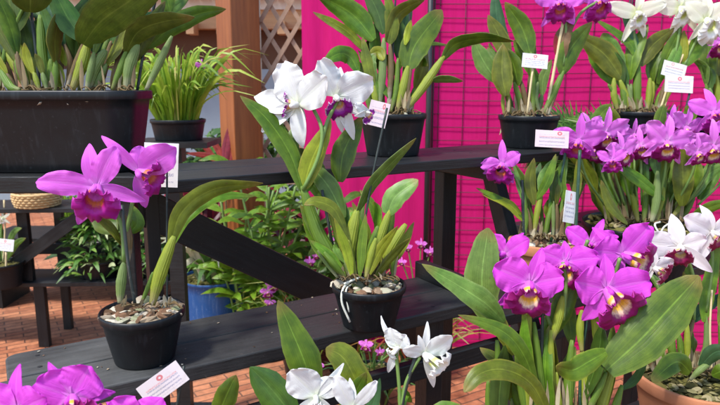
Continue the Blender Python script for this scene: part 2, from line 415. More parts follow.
def strip(cl, width, turn=0, fold=.25, wave=.04, prof='leaf', nv=8, seed=None, ref=None, twist=0):
    """a leaf surface round centreline cl (world). returns verts, faces, uvs"""
    n = len(cl); r = random.Random(seed if seed is not None else rnd.random())
    ph = r.uniform(0, 6); ph2 = r.uniform(0, 6); verts = []; uvs = []; prevN = None
    for i, p in enumerate(cl):
        t = i/(n-1)
        T = (cl[min(i+1, n-1)]-cl[max(i-1, 0)]).normalized()
        V = ref if ref is not None else (CAMP-p)
        Nn = (V-T*V.dot(T))
        if Nn.length < 1e-4: Nn = prevN or Vector((0, 0, 1))
        Nn.normalize(); prevN = Nn
        q = Matrix.Rotation(R(turn+twist*(t-.5)), 3, T); Nn = q @ Nn; S = T.cross(Nn)
        if prof == 'leaf':   wf = (math.sin(math.pi*min(1, (t*.955+.04)))**.72)*(1-.10*t)
        elif prof == 'oval': wf = math.sin(math.pi*min(1, (t*.94+.05)))**.5
        elif prof == 'grass': wf = (1-t)**.6*(.5+.5*min(1, t*6))
        elif prof == 'point': wf = math.sin(math.pi*(t**.8*.95+.03))**.85
        if t > .995: wf *= .35
        hw = width/2*wf
        for j in range(nv+1):
            s = j/nv*2-1
            z = fold*(abs(s)**.9)*hw*(1-.55*abs(s)) - fold*.55*abs(s)**2*hw + wave*width*math.sin(9*t+ph+s*.8)*s*s*math.sin(math.pi*t) + .02*width*math.sin(5*t+ph2)
            ee = 1+.035*math.sin(17*t+ph2+s)+.02*math.sin(37*t+ph)
            verts.append(p + S*(s*hw*ee) + Nn*z); uvs.append((j/nv, t))
    faces = [(i*(nv+1)+j, i*(nv+1)+j+1, (i+1)*(nv+1)+j+1, (i+1)*(nv+1)+j) for i in range(n-1) for j in range(nv)]
    return verts, faces, uvs

def leaf(par, pts, D, wpx, mat='leaf_mid', turn=None, fold=.28, wave=.03, prof='leaf', name='leaf', seed=None, twist=None):
    c = spline(pxpts(pts, D), 20)
    if turn is None: turn = rnd.uniform(-22, 22)
    if twist is None: twist = rnd.uniform(-25, 25)
    w = wpx*D/F/math.cos(R(min(60, abs(turn))))*.97
    v, f, u = strip(c, w, turn, fold, wave, prof, seed=seed, twist=twist)
    return obj(name, v, f, mat, par, uvs=u, solid=.0016, off=0)
def bulb(par, pts, D, wpx, mat='bulb_green', name='pseudobulb', belly=.5):
    c = spline(pxpts(pts, D), 18); w = wpx*D/F/2*.84
    base = MB(); n = 14; vs = []; us = []; m = len(c)
    jn = [rnd.uniform(.2, .35), rnd.uniform(.5, .62), rnd.uniform(.78, .88)]
    for i, p in enumerate(c):
        t = i/(m-1)
        T = (c[min(i+1, m-1)]-c[max(i-1, 0)]).normalized()
        A = (CAMP-p); A = (A-T*A.dot(T)).normalized(); B = T.cross(A)
        r = w*(.30+.60*math.sin(math.pi*min(1, max(0, (t**1.25*.9+.06))))**.9)
        if t > .97: r *= .8
        for j in jn: r *= 1+.07*math.exp(-((t-j)/.03)**2)
        for k in range(n):
            a = 2*math.pi*k/n; g = 1+.05*math.cos(5*a+2*t)
            vs.append(p+(A*math.cos(a)*.72+B*math.sin(a))*r*g); us.append((k/n*2, t))
    fs = [(i*n+k, i*n+(k+1) % n, (i+1)*n+(k+1) % n, (i+1)*n+k) for i in range(m-1) for k in range(n)]
    fs += [tuple(range(n-1, -1, -1)), tuple((m-1)*n+k for k in range(n))]
    return obj(name, vs, fs, mat, par, uvs=us)
def stem(par, pts, D, wpx, mat='stem_green', name='flower_stem', n=14):
    return MB().tube(spline(pxpts(pts, D), n), wpx*D/F/2, 8).build(name, mat, par)

# ------------------------------------------------------------------ flowers (local: z out of the flower, y up)
def blade(L, Wd, kind, tilt, ruffle, r, nu=26, nv=14):
    vs = []; us = []
    ph, p2, p3 = r.uniform(0, 6), r.uniform(0, 6), r.uniform(0, 6)
    k1, k2 = r.uniform(6, 9), r.uniform(13, 18)
    twist = r.uniform(-.25, .25) if kind == 'sepal' else r.uniform(-.15, .15)
    bend = R(tilt); curl = r.uniform(.2, .55)*(1 if kind == 'sepal' else .6)
    y = 0; z = 0; dy = 1/nu
    side = r.uniform(-.10, .10)
    for i in range(nu+1):
        t = i/nu
        if kind == 'sepal': wf = math.sin(math.pi*(t**.85*.93+.045))**.75
        elif kind == 'strap': wf = math.sin(math.pi*(t**.75*.93+.05))**.6
        else: wf = (math.sin(math.pi*(t**1.12*.90+.05))**.62)*(1 if t > .12 else .55+.45*t/.12)
        ang = bend - curl*t*t*1.6
        if i: y += math.cos(ang)/nu; z += math.sin(ang)/nu
        hw = Wd/2*wf
        for j in range(nv+1):
            s = j/nv*2-1
            rf = ruffle*1.15*(abs(s)**2.6)*(.2+.8*t)*(math.sin(k1*t+ph*(1+s))+.7*math.sin(k2*t+p2*(2+s))+.35*math.sin(2.1*k2*t+p3+s))*Wd
            rf += ruffle*.5*t**4*math.sin(4*s+p3)*Wd
            cup = (.22 if kind == 'sepal' else -.10)*s*s*hw
            x = s*hw; zz = rf+cup + twist*x*t + .05*Wd*(1-abs(s))**2*(-1 if kind == 'petal' else -.6)
            vs.append((L*(x/L if L else 0)+side*L*t*t, L*y + .5*rf*(t > .6) - .08*Wd*s*s*t, L*z+zz)); us.append((j/nv, t))
    # keep widths in real units: x above is already absolute
    fs = [(i*(nv+1)+j, i*(nv+1)+j+1, (i+1)*(nv+1)+j+1, (i+1)*(nv+1)+j) for i in range(nu) for j in range(nv)]
    return [Vector(v) for v in vs], fs, us
def lipmesh(S, elev, ang, r, frill=.10, lobe=1.0, narrow=1.0):
    d = Vector((math.sin(R(ang)), math.cos(R(ang)), 0)); Z = Vector((0, 0, 1)); e = R(elev)
    ax = Z*math.cos(e)+d*math.sin(e); dn = d*math.cos(e)-Z*math.sin(e); sd = ax.cross(dn)
    nt_, na = 22, 56; vs = []; us = []; p1, p2 = r.uniform(0, 6), r.uniform(0, 6)
    for i in range(nt_+1):
        t = i/nt_
        fl = max(0, (t-.42)/.58)
        for j in range(na+1):
            s = j/na*2-1; th = s*R(165)
            low = .5+.5*math.cos(th)                         # 1 at the lower lobe, 0 at the top seam
            rad = .12+.09*math.sin(min(1, t/.5)*math.pi/2) + fl**1.25*(.14+.42*low**1.3*lobe)*(1-.16*math.exp(-(th/.22)**2)*fl)
            fw = fl*fl*frill
            fr = fw*(math.sin(10*th+p1)+.7*math.sin(21*th+p2)+.35*math.sin(37*th+p1*2))
            al = .66*min(t, .62)/.62*(1-.25*(1-low)) + .10*math.sin(fl*math.pi*.75)*low - fl**2.2*.16*low + fr*1.2
            x = rad*math.sin(th)*narrow*(1+.12*fl); y = rad*math.cos(th)
            vs.append((ax*al + dn*(y+fr*.5) + sd*x)*S); us.append((j/na, t))
    fs = [(i*(na+1)+j, i*(na+1)+j+1, (i+1)*(na+1)+j+1, (i+1)*(na+1)+j) for i in range(nt_) for j in range(na)]
    return vs, fs, us
KIND = {
 'magenta': dict(p='petal_magenta', l='lip_magenta', pw=.80, sw=.36, ruf=.075, lip=.95),
 'orchid': dict(p='petal_orchid', l='lip_orchid', pw=.62, sw=.34, ruf=.07, lip=.95),
 'mauve': dict(p='petal_mauve', l='lip_magenta', pw=.70, sw=.32, ruf=.10, lip=.85),
 'white': dict(p='petal_white', l='lip_white_magenta', pw=.85, sw=.36, ruf=.085, lip=.8),
 'purewhite': dict(p='petal_white', l='lip_white', pw=.62, sw=.28, ruf=.06, lip=.7),
 'cream': dict(p='petal_cream', l='lip_white', pw=.34, sw=.26, ruf=.03, lip=.75),
 'blush': dict(p='petal_blush', l='lip_maroon', pw=.75, sw=.36, ruf=.05, lip=.75),
}
def flower(par, px, py, D, rpx, kind, yaw=0, pitch=0, roll=0, petals=None, sepals=None, lip=None, seed=None, nolip=False):
    """petals/sepals: (screen angle clockwise from up, length factor, width factor, forward tilt)"""
    K = KIND[kind]; r = random.Random(seed if seed is not None else rnd.random()); L = rpx*D/F
    if petals is None: petals = [(-68+r.uniform(-8, 8), 1, 1, 10), (68+r.uniform(-8, 8), 1, 1, 10)]
    if sepals is None: sepals = [(r.uniform(-8, 8), 1, 1, 0), (138+r.uniform(-8, 8), .95, 1, 4), (-138+r.uniform(-8, 8), .95, 1, 4)]
    if lip is None: lip = (180, 1, 48)
    c = W(px, py, D)
    base = Matrix(((1, 0, 0), (0, 0, -1), (0, 1, 0)))          # local -> world for a flower facing the camera: z -> -y, y -> z
    M3 = Matrix.Rotation(R(yaw), 3, 'Z') @ Matrix.Rotation(R(-pitch), 3, 'X') @ base @ Matrix.Rotation(R(-roll), 3, 'Z')
    col = MB().tube([(0, 0, -.10*L), (0, 0, .02*L), (0, -.03*L, .22*L), (0, -.06*L, .34*L)], [.05*L, .075*L, .07*L, .05*L], 10)
    col.tube(spline([(0, 0, -.08*L), (0, -.04*L, -.3*L), (0, -.25*L, -.5*L)], 6), [.05*L]*3+[.035*L]*3, 8)
    o0 = ORIG.get(par.name, par.location)
    fo = obj('flower', col.v, col.f, K['p'] if kind != 'cream' else 'petal_cream', None, uvs=col.u)
    fo.parent = par; fo.location = c-o0; fo.rotation_euler = M3.to_euler(); ORIG[fo.name] = Vector((0, 0, 0))
    def part(nm, v, f, u, mat):
        o = obj(nm, v, f, mat, fo, uvs=u, local=True, solid=.0007, off=0); o.location = (0, 0, 0); return o
    for (a, lf, wf, tl) in sepals:
        v, f, u = blade(L*lf, L*K['sw']*wf, 'sepal', tl, K['ruf']*.35, r)
        q = Matrix.Rotation(R(-a), 3, 'Z'); part('sepal', [q @ (x+Vector((0, .04*L, 0))) for x in v], f, u, K['p'])
    for (a, lf, wf, tl) in petals:
        v, f, u = blade(L*lf, L*K['pw']*wf, 'strap' if kind == 'cream' else 'petal', tl, K['ruf'], r)
        q = Matrix.Rotation(R(-a), 3, 'Z'); part('petal', [q @ (x+Vector((0, .04*L, .015*L))) for x in v], f, u, K['p'])
    if not nolip:
        v, f, u = lipmesh(L*K['lip']*lip[1], lip[2], lip[0], r, frill=.05, narrow=.7 if kind in ('purewhite', 'cream') else 1)
        part('lip', v, f, u, K['l'])
    return fo

# ------------------------------------------------------------------ pots and what fills them
def lathe(prof, n=48, jit=0):
    vs = []; us = []
    for i, (r, z) in enumerate(prof):
        for k in range(n):
            a = 2*math.pi*k/n; vs.append((r*math.cos(a), r*math.sin(a), z)); us.append((k/n, i/(len(prof)-1)))
    fs = [(i*n+k, i*n+(k+1) % n, (i+1)*n+(k+1) % n, (i+1)*n+k) for i in range(len(prof)-1) for k in range(n)]
    fs.append(tuple(range(n-1, -1, -1)))
    return vs, fs, us
def chip(mb, c, s, r, flat=.6):
    q = Matrix.Rotation(r.uniform(0, 6), 3, 'Z') @ Matrix.Rotation(r.uniform(-.9, .9), 3, 'X')
    pts = []; n = 7
    for (z, k) in ((-.5, .6), (0, 1), (.5, .62)):
        for j in range(n):
            a = 2*math.pi*j/n
            pts.append(c + q @ Vector((math.cos(a)*k*s*r.uniform(.75, 1.2)*1.3, math.sin(a)*k*s*r.uniform(.7, 1.15), z*s*flat*r.uniform(.8, 1.2))))
    fs = [(i*n+j, i*n+(j+1) % n, (i+1)*n+(j+1) % n, (i+1)*n+j) for i in range(2) for j in range(n)]
    fs += [tuple(range(n-1, -1, -1)), tuple(2*n+j for j in range(n))]
    mb.add(pts, fs)
def pot(par, r0, h, mat='pot_black', taper=.72, fill=True, chips=150, style='plastic', chipsize=.008, fillmat='bark_chips'):
    """pot standing at the thing's origin; r0 = rim radius"""
    rb = r0*taper; w = .003 if style == 'plastic' else .007
    lip = .014 if style == 'plastic' else .026
    o = .004 if style == 'plastic' else .007
    prof = [(rb-.004, 0), (rb-.001, .001), (rb, .004)]
    for i in range(1, 8):
        t = i/8; prof.append((rb+(r0-o-rb)*t, .004+(h-lip-.004)*t))
    prof += [(r0-o, h-lip-.002), (r0-.001, h-lip), (r0, h-lip+.002), (r0+.0005, h-.003), (r0-.001, h), (r0-w, h), (r0-w-.002, h-.003),
             (r0-w-.003, h-.02), (r0*.8, h-.05 if h > .08 else h*.5), (.001, h-.052 if h > .08 else h*.48)]
    v, f, u = lathe(prof)
    p = obj('pot', [Vector(x) for x in v], f, mat, None, uvs=u); p.parent = par; ORIG[p.name] = Vector((0, 0, 0))
    if fill:
        r = random.Random(rnd.random()); mb = MB(); zf = h-.012
        rr = r0-w-.003
        vv = [(0, 0, zf+.004)]; n = 28
        for ring in (0.5, 1.0):
            for k in range(n):
                a = 2*math.pi*k/n; vv.append((rr*ring*math.cos(a), rr*ring*math.sin(a), zf+r.uniform(-.003, .004)-(.004 if ring == 1 else 0)))
        ff = [(0, 1+k, 1+(k+1) % n) for k in range(n)]+[(1+k, 1+n+k, 1+n+(k+1) % n, 1+(k+1) % n) for k in range(n)]
        mb.add(vv, ff)
        for i in range(chips):
            a = r.uniform(0, 6.283); q = rr*.93*math.sqrt(r.random())
            chip(mb, Vector((q*math.cos(a), q*math.sin(a), zf+r.uniform(.0, .010))), chipsize*r.uniform(.5, 1.5), r)
        m = obj('potting_mix', mb.v, mb.f, fillmat, None, smooth=False); m.parent = par
    return p
def pot_at(px, py, D, zs, rimpx, label, cat='orchid', name='potted_orchid', group='potted orchids on the show stands', **kw):
    c = W(px, py, D); h = c.z-zs; r0 = rimpx/2*D/F
    t = thing(name, (c.x, c.y, zs), label, cat, group)
    ORIG[t.name] = Vector(t.location)
    pot(t, r0, h, **kw)
    return t
def roots(par, D, specs, mat='root_white', name='aerial_root'):
    for pts, w in specs: stem(par, pts, D, w, mat, name)
def tag(cx, cy, D, wpx, hpx, rot, stake, label, i=0, smat='bamboo', turn=0, sw=2.2):
    c = W(cx, cy, D)
    t = thing('plant_tag', c, label, 'plant tag', 'white plant tags stuck in the pots'); ORIG[t.name] = c
    w, h = wpx*D/F/2, hpx*D/F/2
    q = Matrix.Rotation(R(turn), 3, 'Z') @ Matrix.Rotation(R(-10), 3, 'X') @ Matrix.Rotation(R(rot), 3, 'Y')
    nx = 6; vs = []; us = []
    for a in range(nx+1):
        for b in range(3):
            x = (a/nx*2-1); vs.append(c+q @ Vector((x*w, .05*w*x*x*x, (b-1)*h))); us.append((a/nx, b/2))
    fs = [(a*3+b, (a+1)*3+b, (a+1)*3+b+1, a*3+b+1) for a in range(nx) for b in range(2)]
    obj('card', vs, fs, 'tag_paper_%d' % (i % 4), t, uvs=us, solid=.0010, off=0, smooth=False)
    if stake: MB().tube(spline([W(x, y, D+.008) for x, y in stake], 6), sw*D/F/2, 6).build('stake', smat, t)
    return t

# ------------------------------------------------------------------ SETTING
g = MB(); g.add([(-40, -10, 0), (40, -10, 0), (40, 60, 0), (-40, 60, 0)], [(0, 1, 2, 3)])
fl = g.build('ground', 'brick_paving', None, smooth=False); tagit(fl, 'orange brick paving laid in long running rows', kind='structure')
Q = Matrix.Rotation(math.atan2(.515, .857), 4, 'Z')
def board(name, mat, par, u0, u1, w0, w1, z0, z1, bev=.0025, M=None, kindaxis='u'):
    """a plank in stand coordinates (u along, w back, z up); its own origin at its middle so grain runs along x"""
    MM = Q if M is None else M
    c = Vector(((u0+u1)/2, (w0+w1)/2, (z0+z1)/2)); hx, hy, hz = (u1-u0)/2, (w1-w0)/2, (z1-z0)/2
    L = [(hx, hy, hz)]
    dims = [hx, hy, hz]; ax = dims.index(max(dims))
    mb = MB(); mb.box((-hx, -hy, -hz), (hx, hy, hz))
    me = bpy.data.meshes.new(name); 
    # rotate so the longest side is local x
    rotm = Matrix.Identity(3)
    if ax == 1: rotm = Matrix.Rotation(R(90), 3, 'Z')
    if ax == 2: rotm = Matrix.Rotation(R(90), 3, 'Y')
    me.from_pydata([tuple(rotm.inverted() @ v) for v in mb.v], [], mb.f); me.materials.append(MATS[mat])
    o = bpy.data.objects.new(name, me); COL.objects.link(o)
    wm = MM @ Matrix.Translation(c) @ rotm.to_4x4()
    if par is not None:
        o.parent = par; wm = Matrix.Translation(-par.location) @ wm
    o.matrix_local = wm
    b = o.modifiers.new('bev', 'BEVEL'); b.width = bev; b.segments = 2
    return o
def slant(name, mat, par, a, b, wid, thick, up=(0, 0, 1)):
    """a board from point a to point b (world): wid measured in the plane of 'up', thick across"""
    a = Vector(a); b = Vector(b); X = (b-a).normalized(); U = Vector(up); Z = (U-X*U.dot(X)).normalized(); Y = Z.cross(X)
    L = (b-a).length/2
    mb = MB(); mb.box((-L, -thick/2, -wid/2), (L, thick/2, wid/2))
    me = bpy.data.meshes.new(name); me.from_pydata([tuple(v) for v in mb.v], [], mb.f); me.materials.append(MATS[mat])
    o = bpy.data.objects.new(name, me); COL.objects.link(o)
    M = Matrix((X, Y, Z)).transposed().to_4x4(); M.translation = (a+b)/2
    if par is not None: o.parent = par; M = Matrix.Translation(-par.location) @ M
    o.matrix_local = M
    bv = o.modifiers.new('bev', 'BEVEL'); bv.width = .002; bv.segments = 2
    return o

# main stepped stand
ZT, ZM, ZL = 1.32, 1.02, .72
st = thing('display_stand', UW(.9, 1.2, 0), 'large black stepped wooden stand carrying most of the orchids', 'display stand')
B = 'wood_black'
board('shelf', B, st, .268, 3.0, 1.225, 1.36, ZT-.026, ZT)
board('shelf', B, st, .268, 3.0, 1.3625, 1.50, ZT-.026, ZT)
# lower shelf: two planks whose joint opens towards the left end
def lowplank(w0, w1, w0b, w1b, u0, u1, rc):
    n = 9; P = []
    P.append((u1, w1b)); P.append((u0+rc[1], w1))
    for k in range(1, n): a = k/n*math.pi/2; P.append((u0+rc[1]*(1-math.sin(a)), w1-rc[1]*(1-math.cos(a)))) if rc[1] else None
    P.append((u0, w1-rc[1])); P.append((u0, w0+rc[0]))
    for k in range(1, n): a = k/n*math.pi/2; P.append((u0+rc[0]*(1-math.cos(a)), w0+rc[0]*(1-math.sin(a)))) if rc[0] else None
    P.append((u0+rc[0], w0)); P.append((u1, w0b))
    Q_ = []
    for p in P:
        if not Q_ or (abs(p[0]-Q_[-1][0])+abs(p[1]-Q_[-1][1])) > 1e-5: Q_.append(p)
    P = Q_; m = len(P); c = Vector((.45, 1.13, ZM-.014))
    vs = [Vector((p[0], p[1], ZM))-c for p in P]+[Vector((p[0], p[1], ZM-.028))-c for p in P]
    fs = [tuple(range(m)), tuple(range(2*m-1, m-1, -1))]+[(i, m+i, m+(i+1) % m, (i+1) % m) for i in range(m)]
    o = obj('shelf', vs, fs, 'wood_worn_sunlit', None, smooth=False); o.parent = st
    o.matrix_local = Matrix.Translation(-st.location) @ Q @ Matrix.Translation(c)
    b = o.modifiers.new('bev', 'BEVEL'); b.width = .003; b.segments = 2; b.limit_method = 'ANGLE'
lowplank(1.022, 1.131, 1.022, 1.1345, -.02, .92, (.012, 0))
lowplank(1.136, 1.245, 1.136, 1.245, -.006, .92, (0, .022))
board('shelf', B, st, .958, 2.6, 1.0, 1.26, ZM-.068, ZM-.04)
board('shelf', B, st, -.3, 2.5, .58, .725, ZL-.026, ZL)
board('shelf', B, st, -.3, 2.5, .7285, .89, ZL-.026, ZL)
board('side_rail', B, st, .924, .954, 1.0, 1.262, .995, 1.058)
board('cleat', B, st, 1.125, 1.16, 1.19, 1.49, ZT-.062, ZT-.028)
for (u, w, z1, s, sw) in ((1.14, 1.42, ZT-.064, .05, .045), (2.3, 1.42, ZT-.028, .05, .05), (.30, 1.45, ZT-.028, .03, .04),
                      (.80, 1.04, ZM-.030, .045, .045), (.03, 1.06, ZM-.030, .04, .045), (1.42, 1.06, ZM-.070, .045, .045), (2.3, 1.06, ZM-.07, .045, .045),
                      (-.2, .80, ZL-.028, .045, .045), (1.14, .80, ZL-.028, .045, .045), (2.3, .80, ZL-.028, .045, .045)):
    board('leg', B, st, u, u+s, w, w+sw, 0, z1)
slant('slanted_leg', B, st, UW(1.215, 1.31, ZT-.03), UW(1.215, .98, .5), .05, .035, up=UW(0, 1, 0))
slant('diagonal_brace', B, st, UW(.20, 1.475, 1.35-.06), UW(1.12, 1.475, .72), .085, .022)
board('brace', B, st, -.05, 1.9, 1.014, 1.036, .872, .915)
board('brace', B, st, .0, 1.5, 1.30, 1.33, .38, .44)

def screw(u, w, z):
    mb = MB(); c = UW(u, w, z); mb.tube([c-Vector((0, 0, .001)), c+Vector((0, 0, .0006))], .0042, 10); mb.tube([c+Vector((0, 0, .0006)), c+Vector((0, 0, .0009))], .0030, 10)
    mb.build('screw', 'steel_dark', st, smooth=False)
for (u, ws, z) in ((.045, (1.05, 1.10, 1.16, 1.215), ZM), (.82, (1.05, 1.10, 1.16, 1.215), ZM), (.315, (1.25, 1.33, 1.40, 1.47), ZT), (1.16, (1.25, 1.33, 1.40, 1.47), ZT)):
    for w_ in ws: screw(u, w_, z)
# separate board under the big trough
t6 = thing('display_stand', (-.9, 1.4, 0), 'black board on square legs carrying the big trough at the upper left', 'display stand')
def plan(poly, z0, z1, nm):
    m = len(poly); c = Vector((-.9, 1.4, (z0+z1)/2))
    vs = [Vector((p[0], p[1], z1)) for p in poly]+[Vector((p[0], p[1], z0)) for p in poly]
    o = obj(nm, vs, [tuple(range(m)), tuple(range(2*m-1, m-1, -1))]+[(i, m+i, m+(i+1) % m, (i+1) % m) for i in range(m)], B, t6, smooth=False)
    b = o.modifiers.new('bev', 'BEVEL'); b.width = .003; b.segments = 2
def xe(y): return (.262-.515*y)/.857
plan([(-1.4, 1.265), (xe(1.265), 1.265), (xe(1.40), 1.40), (-1.4, 1.40)], ZT-.036, ZT, 'shelf')
plan([(-1.4, 1.403), (xe(1.403), 1.403), (xe(1.54), 1.54), (-1.4, 1.54)], ZT-.036, ZT, 'shelf')
for (x, y) in ((-.506, 1.275), (-1.15, 1.49), (-1.36, 1.28), (-1.36, 1.49)): plan([(x, y), (x+.03, y), (x+.03, y+.04), (x, y+.04)], 0, ZT-.0375, 'leg')
# rear stand at the left
t2 = thing('display_stand', (-1.9, 3.5, 0), 'low black two tier stand on the bricks at the back left, under the basket', 'display stand')
M2 = Matrix.Translation((-1.25, 3.42, 0)) @ Matrix.Rotation(R(2.5), 4, 'Z')
def b2(n, *a): return board(n, B, t2, *a, M=M2)
b2('shelf', -1.9, .27, 0.02, .31, .375, .40); b2('shelf', -1.9, .10, -.02, .27, .815, .84)
for u in (-.63, .20): b2('leg', u, u+.06, .04, .08, 0, .374)
b2('leg', -.69, -.63, .05, .09, .40, .814); b2('leg', -1.75, -1.69, .05, .09, 0, .814)
b2('back_rail', -1.8, .15, .275, .30, .50, .565)
for u in (-.6, .15, -1.7): b2('leg', u, u+.05, .312, .35, 0, .80)
slant('diagonal_brace', B, t2, M2 @ Vector((-.80, .02, .45)), M2 @ Vector((-.28, .02, .815)), .07, .02)

# small pedestal table behind
tc = W(176, 140, 2.6); t3 = thing('pedestal_table', (tc.x, tc.y, 0), 'small black pedestal table behind the left stand, under the grassy plant', 'table')
z3 = tc.z
mb = MB(); mb.box((tc.x-.16, tc.y-.13, z3-.022), (tc.x+.16, tc.y+.13, z3)); mb.build('table_top', B, t3, smooth=False)
mb = MB(); mb.box((tc.x-.07, tc.y-.035, z3-.09), (tc.x+.03, tc.y+.035, z3-.0225)); mb.build('bracket', B, t3, smooth=False)
mb = MB(); mb.box((tc.x-.05, tc.y-.025, 0.02), (tc.x+.01, tc.y+.025, z3-.0905)); mb.build('column', B, t3, smooth=False)
mb = MB(); mb.box((tc.x-.16, tc.y-.15, 0), (tc.x+.12, tc.y+.15, .0195)); mb.build('base', B, t3, smooth=False)

# brown post
pc = W(240, 87, 3.62)
post = MB(); Mp = Matrix.Translation((pc.x, pc.y, 0)) @ Matrix.Rotation(R(38), 4, 'Z')
post.box((-.092, -.092, 0), (.092, .092, 2.9), Mp)
po = post.build('timber_post', 'wood_post', None, smooth=False); tagit(po, 'square red brown timber post between the house and the lattice', 'post')
bv = po.modifiers.new('bev', 'BEVEL'); bv.width = .006; bv.segments = 2
# lattice panel
lt = thing('lattice_panel', (-.45, 3.75, 0), 'open wooden lattice panel between the brown post and the pink cloth', 'lattice')
x0, x1, z0, z1 = -.58, -.305, .95, 2.7; sp = .185
for fam, yy in ((1, 3.75), (-1, 3.762)):
    mb = MB(); k = -40
    while k < 60:
        c0 = k*sp; k += 1
        # line z = z0 + fam*1.5*(x-x0) + c0
        pts = []
        for i in range(41):
            x = x0+(x1-x0)*i/40; z = z0+fam*1.6*(x-x0)+c0
            if z0 <= z <= z1: pts.append((x, z))
        if len(pts) < 3: continue
        (xa, za), (xb, zb) = pts[0], pts[-1]
        d = Vector((xb-xa, 0, zb-za)).normalized(); nn = Vector((-d.z, 0, d.x))*.012
        A = Vector((xa, yy, za)); Bq = Vector((xb, yy, zb)); dep = Vector((0, .0055, 0))
        v = [A-nn-dep, A+nn-dep, Bq+nn-dep, Bq-nn-dep, A-nn+dep, A+nn+dep, Bq+nn+dep, Bq-nn+dep]
        mb.add(v, [(0,1,2,3),(7,6,5,4),(0,4,5,1),(1,5,6,2),(2,6,7,3),(3,7,4,0)])
    mb.build('slats', 'wood_lattice', lt, smooth=False)
mb = MB(); mb.box((-.60, 3.735, 0), (-.583, 3.785, 2.75)); mb.box((-.583, 3.735, z0-.03), (-.303, 3.78, z0-.002)); mb.build('frame', 'wood_lattice', lt, smooth=False)
mb = MB(); mb.box((-.302, 3.70, 0), (-.262, 3.78, 2.8)); o = mb.build('metal_post', 'wall_pale', None, smooth=False); tagit(o, 'slim pale grey post between the lattice and the pink cloth', 'post')

# pink cloth
def wall_y(x): return 3.46-.055*x
vs = []; us = []; nx, nz = 260, 14
for i in range(nx+1):
    x = -.315+i/nx*3.6
    for j in range(nz+1):
        z = .003+j/nz*2.75
        y = wall_y(x)+(.006*math.sin(x*23+.4*math.sin(x*7))+.002*math.sin(x*61+1+.3*z))*min(1, max(.08, (.40-x)*6))+.002*noise.noise(Vector((x*2, z*.5, 1)))
        vs.append((x, y+.006, z)); us.append((i/nx, j/nz))
fs = [(i*(nz+1)+j, (i+1)*(nz+1)+j, (i+1)*(nz+1)+j+1, i*(nz+1)+j+1) for i in range(nx) for j in range(nz)]
o = obj('fabric_backdrop', vs, fs, 'pink_fabric', None, uvs=us, solid=.0015); tagit(o, 'bright magenta pink cloth hung behind the orchids as a backdrop', 'backdrop')
# wire grids
def grid(xa, xb, label, sv=.134, sh=.072):
    t = thing('wire_grid', ((xa+xb)/2, wall_y((xa+xb)/2), 0), label, 'wire grid', 'black wire grid panels before the cloth')
    mb = MB(); x = xa+.03
    while x < xb-.01:
        mb.tube([(x, wall_y(x)-.001, .05), (x+.002, wall_y(x)-.001, 2.7)], .0019, 5); x += sv*rnd.uniform(.985, 1.015)
    z = .06
    while z < 2.7:
        mb.tube([(xa, wall_y(xa)-.0045, z), ((xa+xb)/2, wall_y((xa+xb)/2)-.0045, z-.004), (xb, wall_y(xb)-.0045, z+rnd.uniform(-.002, .002))], .0019, 5); z += sh
    mb.build('mesh_wires', 'wire_dark', t)
    for xx in (xa, xb): MB().tube([(xx, wall_y(xx)-.016, 0), (xx, wall_y(xx)-.016, 2.74)], .0045, 8).build('frame_bar', 'wire_dark', t)
    return t
grid(.395, 1.40, 'black wire grid panel right of the black upright pole'); grid(1.412, 2.42, 'black wire grid panel furthest right on the pink cloth')
o = MB().tube([(.372, wall_y(.37)-.03, 0), (.372, wall_y(.37)-.03, 2.76)], .016, 14).build('upright_pole', 'steel_dark'); tagit(o, 'black upright pole in front of the pink cloth', 'pole')

# house behind on the left
hb = thing('house', (-3.5, 8, 0), 'pale house with timber beam and sandy upper wall far behind on the left', 'house')
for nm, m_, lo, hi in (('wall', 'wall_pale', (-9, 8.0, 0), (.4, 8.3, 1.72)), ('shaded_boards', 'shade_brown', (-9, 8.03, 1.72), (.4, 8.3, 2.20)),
                      ('beam', 'wood_beam', (-9, 7.86, 2.20), (.4, 8.3, 2.42)), ('eave_board', 'plaster_white', (-9, 7.80, 2.42), (.4, 8.3, 2.58)), ('upper_wall', 'plaster_sand', (-9, 7.95, 2.58), (.4, 8.3, 4.2))):
    mb = MB(); mb.box(lo, hi); mb.build(nm, m_, hb, smooth=False)
for k in range(26):
    x = -8.9+k*.36; mb = MB(); mb.box((x, 7.62, 2.12), (x+.09, 7.855, 2.27)); mb.build('rafter_end', 'wood_beam', hb, smooth=False)
mb = MB()
for k in range(60):
    x = -8.9+k*.155; mb.tube([(x, 7.45, 2.60), (x, 7.93, 2.80)], .075, 8)
mb.build('roof_tiles', 'terracotta', hb)
for x in (-6.2, -4.35): mb = MB(); mb.box((x, 7.9, 0), (x+.16, 7.998, 2.198)); mb.build('house_post', 'wood_beam', hb, smooth=False)
mb = MB(); mb.box((-5.6, 7.97, .9), (-4.75, 8.0, 1.9)); wf = mb.build('window', 'plaster_white', hb, smooth=False)
mb = MB(); mb.box((-5.52, 7.955, .97), (-4.83, 7.968, 1.83)); mb.build('pane', 'shade_brown', wf, smooth=False)

